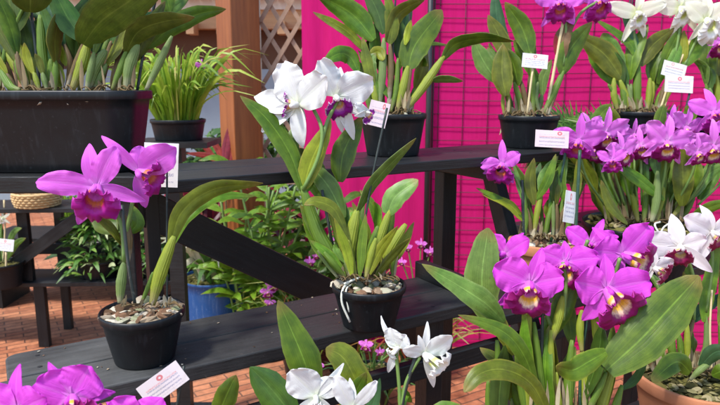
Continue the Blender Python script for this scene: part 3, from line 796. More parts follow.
# ------------------------------------------------------------------ foliage makers for the loose plants
def tuft(par, base, n, h, spread, w, mat, name='foliage', droop=.4, rad=.05, seed=1, prof='grass'):
    r = random.Random(seed); mb = MB()
    for i in range(n):
        a = r.uniform(0, 6.283); q = rad*math.sqrt(r.random()); s = spread*r.uniform(.1, 1)*h; L = h*r.uniform(.5, 1.1)
        d = Vector((math.cos(a), math.sin(a), 0)); b = base+d*q
        pts = [b, b+d*s*.25+Vector((0, 0, L*.5)), b+d*s*.7+Vector((0, 0, L*(.95-droop*.2))), b+d*s*1.25+Vector((0, 0, L*(1-droop*r.uniform(.1, .8))))]
        c = spline(pts, 9); ref = Matrix.Rotation(r.uniform(-1, 1), 3, 'Z') @ (Vector((d.x*.3, d.y*.3, 0))+Vector((0, -.6, .6)))
        v, f, u = strip(c, w*r.uniform(.6, 1.2), 0, .3, .02, prof, nv=2, seed=r.random(), ref=ref)
        mb.add(v, f, u)
    return mb.build(name, mat, par)
def bushy(par, base, n, h, rad, L, w, mat, seed=1, name='foliage', up=.4, prof='point'):
    r = random.Random(seed); mb = MB()
    for i in range(n):
        a = r.uniform(0, 6.283); q = rad*math.sqrt(r.random()); z = h*r.random()**.8
        lim = 1-(z/h)**2*.5
        p = base+Vector((q*lim*math.cos(a), q*lim*math.sin(a), z)); l = L*r.uniform(.6, 1.2)
        d = Vector((math.cos(a+r.uniform(-1, 1)), math.sin(a+r.uniform(-1, 1)), r.uniform(-.3, up+.5))).normalized()
        pts = [p, p+d*l*.5+Vector((0, 0, .04*l)), p+d*l+Vector((0, 0, -.28*l))]
        v, f, u = strip(spline(pts, 7), w*r.uniform(.7, 1.2), 0, .3, .05, prof, nv=2, seed=r.random(), ref=Vector((0, -.5, .8))+Vector((r.uniform(-.5, .5),)*3))
        mb.add(v, f, u)
    return mb.build(name, mat, par)
def stems(par, base, n, h, rad, mat='stem_green', seed=1, th=.004, name='stem_cluster'):
    r = random.Random(seed); mb = MB()
    for i in range(n):
        a = r.uniform(0, 6.283); d = Vector((math.cos(a), math.sin(a), 0))
        mb.tube(spline([base+d*rad*.2, base+d*rad*.5+Vector((0, 0, h*.5)), base+d*rad*.8+Vector((0, 0, h*r.uniform(.8, 1)))], 6), th, 6)
    return mb.build(name, mat, par)
def loose(px, py, D, zs, rimpx, label, cat='plant', name='potted_plant', mat='pot_black', group=None, **kw):
    return pot_at(px, py, D, zs, rimpx, label, cat, name, group, mat=mat, fillmat='moss', chips=40, **kw)

# ================================================================== PLANTS
def BL(t, D, lst):
    for e in lst: bulb(t, e[0], D, e[1], *(e[2:]))
def LV(t, D, lst):
    for e in lst:
        kw = e[3] if len(e) > 3 else {}
        leaf(t, e[0], D, e[1], e[2] if len(e) > 2 else "leaf_mid", **kw)
def ST(t, D, lst, name='flower_stem'):
    for e in lst: stem(t, e[0], D, e[1], e[2] if len(e) > 2 else 'stem_green', name)

def filler(t, cx, cy, D, hw, h0, h1, n, w=(6, 11), seed=1, mats=('leaf_mid', 'leaf_olive', 'leaf_mid', 'leaf_pale', 'leaf_dark', 'leaf_bright'), depth=.04):
    q = random.Random(seed)
    for i in range(n):
        x = cx+hw*q.uniform(-.8, .8); dd = q.uniform(-.3, 1)*depth; lean = max(-20, min(20, (x-cx)*q.uniform(.3, .9)))+q.uniform(-5, 5); h = q.uniform(h0, h1); k = q.uniform(.35, .55)
        bulb(t, [(x, cy, dd), (x+lean*.3, cy-h*k*.5, dd), (x+lean*.6, cy-h*k, dd)], D, q.uniform(.55, .85)*w[1], q.choice(['bulb_green', 'bulb_green', 'bulb_yellow', 'bulb_brown', 'bulb_pale']))
        leaf(t, [(x+lean*.58, cy-h*k+2, dd), (x+lean*1.1+q.uniform(-3, 3), cy-h*(k+.28), dd), (x+lean*1.9+q.uniform(-9, 9), cy-h, dd+q.uniform(-.01, .02))], D, q.uniform(*w)*1.25, q.choice(mats), turn=q.uniform(-50, 50), seed=q.random())
def sheaths(t, cx, cy, D, hw, n, seed=1, h=(6, 16)):
    """dry papery bracts and old roots round the foot of the canes, one tangled mesh"""
    q = random.Random(seed); mb = MB(); rb = MB()
    for i in range(n):
        x = cx+hw*q.uniform(-.85, .85); d0 = D+q.uniform(-.03, .03); hh = q.uniform(*h); l = q.uniform(-5, 5)
        c = spline([W(x, cy+1, d0), W(x+l*.4, cy-hh*.5, d0), W(x+l, cy-hh, d0-.004)], 7)
        v, f, u = strip(c, q.uniform(2.2, 4.6)*D/F, q.uniform(-40, 40), .5, .08, 'point', nv=3, seed=q.random()); mb.add(v, f, u)
        x2 = x+q.uniform(-.5, .5)*min(hw, 34)
        rb.tube(spline([W(x, cy-2, d0), W((x+x2)/2, cy-q.uniform(0, 5), d0-.02), W(x2, cy+q.uniform(0, 3), d0-.03)], 8), q.uniform(.5, 1.0)*D/F, 5)
    o = mb.build('dry_bracts', 'dry_sheath', t); o['kind'] = 'stuff'; o = rb.build('old_roots', 'stem_brown', t); o['kind'] = 'stuff'
# ---- front-left cattleya with two magenta flowers
D = 1.105
t = pot_at(142, 309, D, ZM, 82, 'orchid in shallow black pot on left end of lower shelf, two magenta flowers', chips=130, chipsize=.0105)
BL(t, D, [([(120, 303), (121, 285), (124, 262)], 13, 'bulb_pale'), ([(127, 262), (127, 240), (124, 215)], 15, 'bulb_brown'),
          ([(152, 305), (160, 275), (174, 236)], 17, 'bulb_yellow'), ([(140, 306), (147, 290), (153, 272)], 6, 'bulb_green')])
LV(t, D, [([(170, 246), (182, 212), (214, 189, .02), (263, 183, .05)], 20, 'leaf_olive', dict(turn=15, fold=.2, twist=25)),
          ([(172, 246, .015), (188, 216, .03), (218, 197, .06), (256, 196, .1)], 13, 'leaf_bright', dict(turn=-20)),
          ([(123, 246), (108, 225), (84, 208, -.02)], 9, 'leaf_olive', dict(turn=35)),
          ([(116, 232, .02), (104, 222, .03), (96, 206, .05)], 24, 'leaf_mid', dict(turn=20)),
          ([(130, 232), (137, 222, .02), (132, 205, .05)], 15, 'leaf_mid', dict(turn=30))])
ST(t, D, [([(124, 262, -.01), (121, 225, -.01), (106, 196, -.02), (98, 188, 0)], 4, 'stem_green'), ([(125, 240), (132, 205, -.01), (138, 178)], 4)])
ST(t, D, [([(135, 304, -.02), (128, 262, -.03), (122, 205, -.03)], 3.5, 'stake_dark'), ([(167, 306, .03), (167, 230, .03), (167, 158, .03)], 2.2, 'stake_dark')], 'support_stake')
flower(t, 97, 187, D-.03, 46, 'orchid', yaw=8, pitch=5, petals=[(-78, 1.18, .88, 12), (24, .95, .95, 14)], sepals=[(-14, .98, 1.15, 2), (104, 1.02, .95, 6), (-153, .98, .95, 2)], lip=(176, .84, 40), seed=4)
flower(t, 138, 172, D-.01, 44, 'orchid', yaw=22, pitch=0, petals=[(55, 1.0, 1.15, 22), (15, .6, .8, -20)], sepals=[(-36, 1.12, .8, 0), (176, .85, 1.0, 8)], lip=(112, .74, 60), seed=9)

sheaths(t, 142, 306, D, 34, 9, 2, (5, 12))
# ---- centre cattleya with white flowers
D = 1.27
t = pot_at(369, 283, D, ZM, 74, 'orchid in round black pot on lower shelf, big white flowers with magenta lips', chips=90, chipsize=.009)
BL(t, D, [([(346, 276), (335, 262), (318, 232), (302, 186)], 19, 'bulb_green'), ([(350, 278), (350, 245), (357, 210)], 18, 'bulb_yellow'),
          ([(372, 276), (378, 245), (390, 210)], 13, 'bulb_yellow'), ([(380, 276), (390, 250), (406, 224)], 14, 'bulb_yellow'),
          ([(366, 276), (371, 250), (378, 226)], 11, 'bulb_green'), ([(358, 278), (336, 256), (322, 245)], 9, 'bulb_green'), ([(356, 276), (343, 245), (331, 212)], 11, 'bulb_yellow'),
          ([(350, 272, .03), (338, 240, .03), (334, 200, .03)], 9, 'bulb_green'), ([(392, 280), (394, 262), (398, 250)], 7, 'bulb_green'),
          ([(338, 278), (326, 262), (318, 250)], 7, 'bulb_pale')])
LV(t, D, [([(302, 190), (289, 152), (266, 118), (240, 96)], 21, 'leaf_mid', dict(turn=30, twist=10)),
          ([(303, 190), (312, 160), (331, 120)], 24, 'leaf_yellow', dict(turn=-5, fold=.15)),
          ([(344, 218, .03), (328, 186, .03), (303, 158, .04)], 22, 'leaf_pale', dict(turn=10)),
          ([(340, 182, .05), (344, 152, .05), (362, 116, .06)], 27, 'leaf_mid', dict(turn=-8, fold=.15)),
          ([(347, 236, -.02), (334, 210, -.02), (316, 202, -.03), (304, 205, -.04)], 13, 'leaf_olive', dict(turn=40)),
          ([(357, 212), (376, 180), (416, 138)], 12, 'leaf_pale', dict(turn=42)),
          ([(387, 214), (396, 196), (418, 180)], 22, 'leaf_pale', dict(turn=-15, prof='oval')),
          ([(322, 248), (312, 225), (300, 205)], 12, 'leaf_mid'), ([(331, 214, .04), (318, 190, .05), (296, 172, .08)], 15, 'leaf_bright'),
          ([(377, 228, .03), (372, 205, .04), (360, 190, .05)], 9, 'leaf_bright', dict(turn=40)),
          ([(300, 160, .05), (292, 140, .06), (300, 120, .08)], 13, 'leaf_mid')])
ST(t, D, [([(303, 190, -.005), (318, 158, -.01), (322, 130, -.01), (312, 106, .01)], 4), ([(322, 140, -.01), (328, 120), (338, 100, .01)], 4)])
ST(t, D, [([(340, 280, .02), (330, 232, .02), (322, 190, .02)], 3, 'stake_dark'), ([(356, 282), (370, 190), (387, 108)], 2.3, 'stake_dark')], 'support_stake')
roots(t, D, [([(350, 282), (343, 289, -.045), (342, 303, -.05), (350, 322, -.045)], 2.3), ([(352, 284), (346, 291, -.045), (349, 312, -.045)], 1.8), ([(372, 282), (360, 278, -.02), (344, 284, -.03)], 2.4)])
flower(t, 297, 105, D, 45, 'white', yaw=-16, pitch=8, petals=[(-24, .97, .95, 14), (58, .98, .9, 24)], sepals=[(-84, 1.05, 1.5, 4), (-119, 1.10, 1.1, 4), (172, .95, 1.1, 4)], lip=(-88, .62, 74), seed=3)
flower(t, 336, 97, D+.02, 40, 'white', yaw=10, pitch=0, petals=[(-28, .95, .85, 8), (60, 1.0, 1.0, 14)], sepals=[(8, .75, .9, -6), (152, 1.15, .9, 4), (175, .9, .7, 10), (118, 1.05, 1.0, 4)], lip=(168, .72, 44), seed=12)
flower(t, 366, 112, D+.03, 15, 'white', yaw=60, pitch=-5, petals=[(-60, 1.1, .8, -10)], sepals=[(-100, 1.3, 1.1, 10)], lip=(125, 1.2, 70), seed=21)

LV(t, D, [([(352, 276, -.03), (346, 248, -.03), (334, 218, -.04)], 10, 'leaf_yellow', dict(turn=20)), ([(360, 276, -.03), (362, 246, -.03), (366, 214, -.03)], 10, 'leaf_bright', dict(turn=-20)),
          ([(368, 276, -.03), (380, 250, -.03), (398, 226, -.04)], 11, 'leaf_yellow', dict(turn=10)), ([(374, 278, -.02), (392, 256, -.02), (410, 238, -.02)], 9, 'leaf_olive', dict(turn=25)),
          ([(345, 276, -.02), (330, 256, -.02), (310, 240, -.02)], 10, 'leaf_bright', dict(turn=10)), ([(340, 274, .03), (318, 244, .04), (302, 214, .04)], 15, 'leaf_bright', dict(turn=15)),
          ([(350, 272, .03), (348, 236, .04), (342, 196, .05)], 14, 'leaf_pale', dict(turn=-20)), ([(364, 272, .03), (366, 236, .04), (352, 202, .05)], 13, 'leaf_olive', dict(turn=20)),
          ([(372, 274, .03), (386, 240, .03), (394, 206, .04)], 12, 'leaf_bright', dict(turn=30)), ([(378, 276, .03), (400, 250, .03), (414, 222, .04)], 11, 'leaf_yellow', dict(turn=-10)),
          ([(306, 192, .03), (314, 170, .03), (322, 146, .03)], 13, 'leaf_bright', dict(turn=30)), ([(330, 200, .05), (316, 168, .06), (300, 148, .07)], 18, 'leaf_mid', dict(turn=5))])
BL(t, D, [([(356, 278, -.02), (352, 262, -.02), (348, 240, -.02)], 9, 'bulb_yellow'), ([(366, 278, -.03), (370, 258, -.03), (376, 238, -.03)], 9, 'bulb_yellow'), ([(346, 278, -.02), (334, 264, -.03), (324, 252, -.03)], 8, 'bulb_green')])
filler(t, 362, 278, D, 26, 34, 84, 9, (5, 9), 3, ('leaf_bright', 'leaf_yellow', 'leaf_olive', 'leaf_pale'), depth=.05)
sheaths(t, 366, 279, D, 34, 26, 3, (6, 26))
# ---- big bowl upper left
D = 1.37
def trough(par, hx, hy, h, rc=.055, taper=.028):
    def ring(ix, z):
        P = []; a, b, r = hx-ix, hy-ix, max(.01, rc-ix*.5)
        for (sx, sy, a0) in ((1, 1, 0), (-1, 1, 90), (-1, -1, 180), (1, -1, 270)):
            for k in range(9): q = R(a0+k*90/8); P.append(((a-r)*sx+r*math.cos(q), (b-r)*sy+r*math.sin(q), z))
        return P
    lv = [(taper+.004, 0), (taper, .003)]+[(taper+(.006-taper)*i/8, .003+(h-.024)*i/8) for i in range(1, 9)]+[(.001, h-.019), (0, h-.017), (0, h-.003), (.0015, h), (.006, h), (.008, h-.004), (.010, h-.03), (.05, h-.032)]
    vs = []; n = 36
    for ix, z in lv: vs += ring(ix, z)
    fs = [(i*n+k, i*n+(k+1) % n, (i+1)*n+(k+1) % n, (i+1)*n+k) for i in range(len(lv)-1) for k in range(n)]+[tuple(range(n-1, -1, -1)), tuple((len(lv)-1)*n+k for k in range(n))]
    o = obj('pot', vs, fs, 'pot_black', None); o.parent = par
    r = random.Random(3); mb = MB()
    for i in range(420): chip(mb, Vector((r.uniform(-1, 1)*(hx-.02), r.uniform(-1, 1)*(hy-.02), h-.028+r.uniform(0, .016))), .010*r.uniform(.5, 1.5), r)
    m = obj('potting_mix', mb.v, mb.f, 'bark_chips', None, smooth=False); m.parent = par
t = thing('potted_orchid', (-.682, 1.375, ZT), 'flowerless orchid clump with wide dark leaves in the big black trough, top left', 'orchid', 'potted orchids on the show stands')
ORIG[t.name] = Vector(t.location)
trough(t, .215, .095, .173)
BL(t, D, [([(0, 90), (6, 50), (24, 6)], 7, 'bulb_green'), ([(28, 90), (20, 70), (8, 52)], 17, 'bulb_yellow'), ([(30, 90, .05), (24, 60, .05), (16, 34, .05)], 9, 'bulb_yellow'),
          ([(48, 90), (43, 55), (40, 15)], 13, 'bulb_green'), ([(37, 90, .06), (32, 65, .06), (25, 45, .07)], 12, 'bulb_brown'),
          ([(66, 90), (76, 64), (85, 40)], 8, 'bulb_brown'), ([(72, 90), (82, 66), (88, 42)], 15, 'bulb_yellow'), ([(88, 90), (96, 66), (106, 50)], 14, 'bulb_pale'),
          ([(112, 90), (120, 70), (127, 50)], 9, 'bulb_green'), ([(126, 90), (130, 66), (138, 44)], 15, 'bulb_pale'), ([(146, 90), (158, 66), (172, 36)], 10, 'bulb_pale'),
          ([(104, 90, .06), (102, 60, .06), (112, 30, .07)], 9, 'bulb_green'), ([(58, 90, .07), (60, 60, .07), (52, 24, .07)], 10, 'bulb_brown'), ([(20, 90, -.06), (10, 86, -.05), (0, 70, -.04)], 10, 'bulb_green'),
          ([(66, 92, .08), (70, 64, .08), (62, 40, .09)], 9, 'bulb_brown')])
LV(t, D, [([(83, 44, -.02), (100, 22, -.04), (128, 2, -.06), (172, -30, -.08)], 40, 'leaf_deep', dict(turn=8, fold=.12, prof='oval')),
          ([(126, 52, 0), (138, 32, -.02), (162, 22, -.04), (195, 17, -.05)], 23, 'leaf_deep', dict(turn=15, fold=.2)),
          ([(148, 48, .05), (170, 28, .06), (198, 14, .08), (226, 9, .10)], 21, 'leaf_mid', dict(turn=10)),
          ([(14, 34), (10, 5), (2, -28)], 38, 'leaf_deep', dict(turn=-10, fold=.15)),
          ([(30, 12, -.03), (30, -6, -.05), (26, -30, -.08)], 40, 'leaf_deep', dict(turn=5)),
          ([(85, 42), (68, 18), (50, -16)], 26, 'leaf_dark', dict(turn=20)), ([(58, 60, .08), (50, 25, .08), (46, -12, .1)], 30, 'leaf_teal'),
          ([(74, 60, .1), (80, 24, .1), (96, -12, .12)], 26, 'leaf_dark'), ([(92, 52, .08), (118, 34, .1), (165, 10, .12)], 24, 'leaf_teal'),
          ([(112, 34, .1), (132, 12, .12), (150, -14, .14)], 26, 'leaf_dark'), ([(170, 12, .1), (168, -2, .1), (176, -20, .12)], 16, 'leaf_bright'),
          ([(40, 18, .05), (22, -4, .06), (4, -20, .06)], 26, 'leaf_dark'), ([(8, 54, .05), (-6, 30, .06), (-24, 16, .06)], 22, 'leaf_teal'),
          ([(140, 44, .1), (165, 16, .12), (190, -4, .14)], 17, 'leaf_pale'), ([(-2, 66), (-16, 40), (-32, 10)], 24, 'leaf_mid'),
          ([(63, 86, .02), (60, 72, .02), (54, 60, .02)], 8, 'leaf_yellow'), ([(66, 66, .03), (62, 54, .03), (60, 44, .03)], 8, 'leaf_yellow'), ([(61, 90, .02), (57, 80, .02), (53, 74, .02)], 6, 'leaf_yellow'),
          ([(62, 40, .09), (70, 22, .1), (68, 2, .12)], 12, 'leaf_dark'), ([(16, 34, .05), (-2, 44, .06), (-22, 40, .07)], 18, 'leaf_mid')])
ST(t, D, [([(40, 92, .02), (36, 50, .02), (30, 5, .02)], 3.5, 'stake_dark'), ([(137, 92, .03), (145, 45, .03), (158, -10, .03)], 3.2, 'stake_dark')], 'support_stake')

filler(t, 62, 91, D, 78, 70, 120, 18, (8, 15), 4, ('leaf_deep', 'leaf_dark', 'leaf_mid', 'leaf_olive', 'leaf_mid'), depth=.07)
filler(t, 60, 90, D, 70, 34, 60, 3, (6, 9), 14, ('leaf_yellow', 'leaf_olive', 'leaf_mid'), depth=-.04)
sheaths(t, 66, 90, D, 84, 30, 4, (8, 34))
# ---- upper shelf, first black pot (arching leaf)
D = 1.665
t = pot_at(393, 113, D, ZT, 67, 'flowerless orchid in black pot on the top shelf, one leaf arching far right', chips=70, taper=.78)
BL(t, D, [([(378, 112), (382, 78), (384, 38)], 11, 'bulb_pale'), ([(388, 112), (391, 72), (390, 44)], 8, 'bulb_brown'), ([(397, 112), (403, 88), (408, 66)], 11, 'bulb_olive' if False else 'bulb_yellow'),
          ([(376, 112), (364, 90), (358, 70)], 7, 'bulb_green'), ([(404, 112), (424, 86), (444, 56)], 12, 'bulb_yellow'), ([(402, 113), (420, 92), (432, 80)], 8, 'bulb_green'),
          ([(384, 112), (372, 92), (366, 84)], 8, 'bulb_yellow'), ([(410, 112), (408, 90), (412, 62)], 6, 'bulb_brown'), ([(391, 112), (396, 90), (398, 58)], 7, 'bulb_green'),
          ([(370, 112), (368, 98), (372, 84)], 7, 'bulb_green')])
LV(t, D, [([(374, 40), (352, 14), (316, -6)], 27, 'leaf_mid', dict(turn=-10)), ([(366, 52), (345, 30), (313, 12)], 10, 'leaf_olive', dict(turn=50)),
          ([(358, 72), (350, 57), (338, 54, -.03), (322, 64, -.06)], 18, 'leaf_mid', dict(turn=20)), ([(384, 34), (376, 8), (362, -16)], 18, 'leaf_dark'),
          ([(386, 42), (398, 14), (426, -2)], 15, 'leaf_olive', dict(turn=25)), ([(408, 68), (416, 44), (442, 10)], 29, 'leaf_mid', dict(turn=-8, fold=.12, prof='oval')),
          ([(400, 60, .03), (398, 34, .04), (388, 4, .05)], 19, 'leaf_dark'), ([(392, 100), (374, 76), (358, 50)], 10, 'leaf_mid', dict(turn=25)),
          ([(442, 60), (456, 44), (484, 38), (514, 41)], 13, 'leaf_mid', dict(turn=40, twist=30)), ([(430, 81), (444, 79), (463, 81)], 8, 'leaf_pale', dict(turn=40)),
          ([(412, 66, .02), (420, 61, .02), (428, 66, 0)], 11, 'leaf_mid'), ([(405, 45, -.01), (408, 32), (411, 20)], 8, 'leaf_yellow'), ([(384, 60, -.01), (378, 52), (368, 56)], 13, 'leaf_yellow'),
          ([(410, 50, .05), (430, 44, .05), (448, 45, .05)], 4, 'leaf_pale'), ([(390, 44), (392, 24), (386, -10)], 15, 'leaf_olive'),
          ([(366, 85), (358, 74), (344, 84)], 7, 'leaf_mid'), ([(398, 60, .04), (404, 30, .05), (412, -6, .06)], 14, 'leaf_teal')])
ST(t, D, [([(394, 112, .02), (393, 50, .02), (396, -10, .02)], 2, 'stake_dark'), ([(408, 112, .03), (410, 50, .03), (409, -10, .03)], 1.8, 'stake_dark')], 'support_stake')

filler(t, 390, 112, D, 24, 44, 96, 9, (6, 11), 5)
sheaths(t, 391, 112, D, 26, 22, 5, (6, 26))
# ---- upper shelf, second pot (upright leaves, magenta flowers cut off at the top edge)
D = 1.88
t = pot_at(529, 115, D, ZT, 60, 'orchid in black pot on top shelf, magenta flowers cut by the top edge', chips=60, taper=.80)
BL(t, D, [([(504, 114), (503, 104), (503, 92)], 5, 'bulb_yellow'), ([(511, 114), (509, 102), (508, 88)], 5, 'bulb_yellow'), ([(520, 114), (519, 98), (514, 82)], 8, 'bulb_green'), ([(533, 114), (533, 90), (531, 50)], 7, 'bulb_green'),
          ([(527, 114), (525, 98), (520, 78)], 7, 'bulb_brown'), ([(543, 114), (554, 92), (564, 70)], 9, 'bulb_green'), ([(540, 114), (536, 98), (538, 82)], 6, 'bulb_pale'), ([(548, 115), (553, 100), (558, 88)], 6, 'bulb_brown')])
LV(t, D, [([(512, 70, .03), (499, 30, .03), (494, -12, .03)], 17, 'leaf_teal', dict(turn=10)), ([(531, 56), (522, 28), (505, 2)], 22, 'leaf_mid', dict(turn=-5, fold=.18)),
          ([(508, 62), (500, 38), (488, 15)], 18, 'leaf_olive'), ([(497, 82), (484, 62), (473, 40)], 20, 'leaf_pale', dict(turn=10)),
          ([(506, 96, -.03), (502, 72, -.03), (503, 44, -.02)], 22, 'leaf_olive', dict(turn=0, fold=.3)), ([(518, 86), (514, 66), (506, 48)], 17, 'leaf_mid'),
          ([(530, 64, .03), (522, 52, .03), (514, 40, .03)], 13, 'leaf_bright'),
          ([(561, 74), (570, 50), (592, 22)], 23, 'leaf_mid', dict(turn=20, fold=.35)), ([(563, 58), (562, 40), (574, 14)], 17, 'leaf_brown', dict(turn=-10)),
          ([(560, 60), (557, 48), (555, 34)], 7, 'leaf_red', dict(turn=30)), ([(541, 84, .03), (528, 66, .04), (520, 60, .05)], 10, 'leaf_bright')])
ST(t, D, [([(546, 114), (556, 60), (565, 12)], 3, 'bamboo')], 'support_stake')
ST(t, D, [([(563, 66), (566, 30), (562, 6)], 3), ([(566, 40, .01), (580, 14), (597, 2)], 3)])
flower(t, 560, 2, D-.02, 27, 'orchid', yaw=-10, petals=[(-70, 1, 1.1, 10), (72, 1, 1.1, 10)], sepals=[(0, .9, 1, 0), (-150, 1.05, .9, 5), (140, .95, 1.5, 5)], lip=(180, .85, 50), seed=31)
flower(t, 596, 0, D+.02, 24, 'orchid', yaw=25, seed=32)

filler(t, 524, 114, D, 22, 40, 80, 5, (6, 10), 6)
sheaths(t, 527, 114, D, 24, 18, 6, (5, 20))
# ---- upper shelf, third pot (cream star flowers)
D = 2.15
t = pot_at(641, 111, D, ZT, 60, 'orchid on the right of the top shelf with creamy white star-shaped flowers', chips=60, taper=.80)
BL(t, D, [([(618, 111), (614, 96), (614, 78)], 8, 'bulb_yellow'), ([(629, 111), (626, 98), (620, 80)], 9, 'bulb_yellow'), ([(638, 111), (637, 90), (638, 60)], 11, 'bulb_green'), ([(647, 111), (649, 96), (650, 78)], 8, 'bulb_yellow'),
          ([(655, 111), (660, 98), (668, 84)], 9, 'bulb_green'), ([(623, 111), (618, 100), (608, 84)], 6, 'bulb_green'), ([(660, 111), (670, 90), (684, 66)], 7, 'bulb_yellow'), ([(633, 111), (630, 96), (631, 84)], 7, 'bulb_pale')])
LV(t, D, [([(623, 80), (604, 54), (577, 36)], 25, 'leaf_olive', dict(turn=12)), ([(622, 72, .02), (612, 52, .02), (603, 33, .02)], 19, 'leaf_pale', dict(turn=-5, prof='oval')),
          ([(641, 66), (628, 42), (594, 18)], 9, 'leaf_mid', dict(turn=25)), ([(640, 62), (632, 36), (620, 2)], 9, 'leaf_teal', dict(turn=20)),
          ([(630, 80), (634, 52), (648, 24)], 17, 'leaf_bright', dict(turn=-20)), ([(640, 66), (652, 46), (674, 28)], 19, 'leaf_olive', dict(turn=5)),
          ([(658, 84), (668, 54), (682, 26)], 14, 'leaf_mid', dict(turn=25)), ([(684, 66), (694, 48), (714, 26)], 21, 'leaf_mid', dict(turn=10)),
          ([(650, 80, .02), (654, 62, .02), (664, 46, .02)], 14, 'leaf_pale'), ([(672, 70, .02), (682, 54), (684, 30)], 12, 'leaf_yellow'), ([(612, 84, .03), (598, 60, .04), (588, 34, .04)], 17, 'leaf_bright')])
ST(t, D, [([(640, 64), (634, 34), (636, 14)], 3), ([(668, 84), (678, 40), (680, 16)], 3), ([(684, 66), (696, 40), (703, 24)], 3), ([(663, 111), (674, 76), (690, 40)], 2.5, 'bamboo')])
flower(t, 637, 13, D-.02, 30, 'cream', yaw=0, petals=[(-80, 1.1, 1.5, 6), (68, .95, 1.5, 6)], sepals=[(10, .8, 1.1, 0), (-152, 1.05, 1, 6), (155, .85, 1, 6)], lip=(178, .8, 45), seed=41)
flower(t, 680, 8, D-.01, 30, 'cream', yaw=8, petals=[(-86, 1.0, 1.7, 6), (80, 1.0, 1.7, 6)], sepals=[(0, .8, 1, 0), (-165, 1.15, 1, 6), (140, 1.2, 1, 6)], lip=(178, .95, 45), seed=42)
flower(t, 706, 20, D-.04, 27, 'cream', yaw=5, petals=[(-50, 1, 2.2, 6), (60, 1, 2.2, 6)], sepals=[(0, 1, 1.6, 0), (-140, .9, 1, 6), (140, .9, 1, 6)], lip=(180, 1.3, 35), seed=43)

filler(t, 640, 111, D, 24, 44, 80, 7, (6, 10), 7)
sheaths(t, 640, 111, D, 26, 20, 7, (5, 20))
# ---- plant at the right edge of the top shelf
D = 2.36
t = pot_at(722, 112, D, ZT, 52, 'orchid at the right edge of the top shelf with one pale pink flower', taper=.8, chips=40)
BL(t, D, [([(712, 112), (710, 98), (709, 82)], 8, 'bulb_green'), ([(720, 112), (718, 96), (716, 74)], 8, 'bulb_yellow'), ([(728, 112), (730, 90), (734, 70)], 8)])
LV(t, D, [([(712, 84), (708, 56), (712, 22)], 16, 'leaf_mid'), ([(717, 76), (720, 50), (728, 20)], 15, 'leaf_olive'), ([(733, 74), (740, 50), (750, 26)], 15, 'leaf_mid')])
ST(t, D, [([(714, 84), (716, 60), (720, 42)], 3)])
flower(t, 721, 42, D-.06, 20, 'mauve', yaw=-10, seed=51)

filler(t, 720, 112, D, 16, 40, 74, 5, (6, 9), 8)
# ---- terracotta pot with palm-like fan behind
D = 1.65
t = pot_at(543, 240, D, ZM-.04, 68, 'orchid in small terracotta pot beside the slanted leg, single magenta flower held left', mat='terracotta', style='clay', taper=.74, chips=70, chipsize=.010)
BL(t, D, [([(524, 236), (526, 220), (524, 200)], 7, 'bulb_green'), ([(534, 236), (537, 214), (542, 190)], 8, 'bulb_yellow'), ([(545, 238), (548, 220), (552, 205)], 7, 'bulb_green'), ([(555, 236), (562, 215), (570, 200)], 7, 'bulb_brown')])
LV(t, D, [([(525, 222), (508, 204), (482, 194)], 9, 'leaf_yellow', dict(turn=35)), ([(524, 218), (500, 200), (476, 188)], 7, 'leaf_mid', dict(turn=30)), ([(541, 196), (545, 176), (558, 156)], 13, 'leaf_pale'),
          ([(534, 205), (530, 180), (534, 158)], 12, 'leaf_olive'), ([(550, 210), (556, 188), (552, 166)], 12, 'leaf_mid'), ([(568, 205), (560, 180), (564, 158)], 11, 'leaf_bright'), ([(536, 200), (548, 180, -.02), (556, 154, -.03)], 10, 'leaf_mid')])
ST(t, D, [([(526, 238), (524, 200), (512, 172), (503, 164)], 2.6)])
ST(t, D, [([(551, 242), (557, 200), (566, 150)], 3, 'stake_green'), ([(575, 246, -.08), (577, 205, -.08), (580, 150, -.08)], 3.2, 'stake_green'), ([(524, 240), (523, 205), (522, 180)], 3.5, 'stake_dark')], 'support_stake')
flower(t, 502, 164, D-.03, 24, 'orchid', yaw=-12, petals=[(-92, .85, 1.0, 8), (62, .8, 1.0, 8)], sepals=[(0, 1.0, 1.0, 0), (150, .95, 1, 6), (-125, .85, .9, 6)], lip=(188, .95, 42), seed=61)

filler(t, 548, 238, D, 24, 44, 84, 10, (5, 9), 9)
sheaths(t, 543, 238, D, 28, 18, 8, (5, 18))
# ---- black pot with the row of magenta flowers
D = 1.74
t = pot_at(643, 222, D, ZM-.04, 116, 'orchid clump in wide black pot with a row of many small mauve flowers', chips=200, chipsize=.009, fillmat='moss')
rr = random.Random(5)
for i in range(16):
    x = 600+i*5.4+rr.uniform(-2, 2); top = 182+rr.uniform(-14, 12); lean = (x-643)*.35+rr.uniform(-6, 6)
    dd = rr.uniform(-.08, .08)
    bulb(t, [(x*.7+643*.3, 222, dd), (x+lean*.3, 202, dd), (x+lean*.7, top, dd)], D, rr.uniform(6, 11), rr.choice(['bulb_green', 'bulb_yellow', 'bulb_pale', 'bulb_brown']))
    a = [(x+lean*.7, top+6, dd), (x+lean*1.2+rr.uniform(-5, 5), top-16, dd), (x+lean*1.9+rr.uniform(-8, 8), top-36+rr.uniform(-5, 8), dd)]
    leaf(t, a, D, rr.uniform(10, 17), rr.choice(['leaf_mid', 'leaf_olive', 'leaf_mid', 'leaf_bright', 'leaf_dark']), turn=rr.uniform(-45, 45))
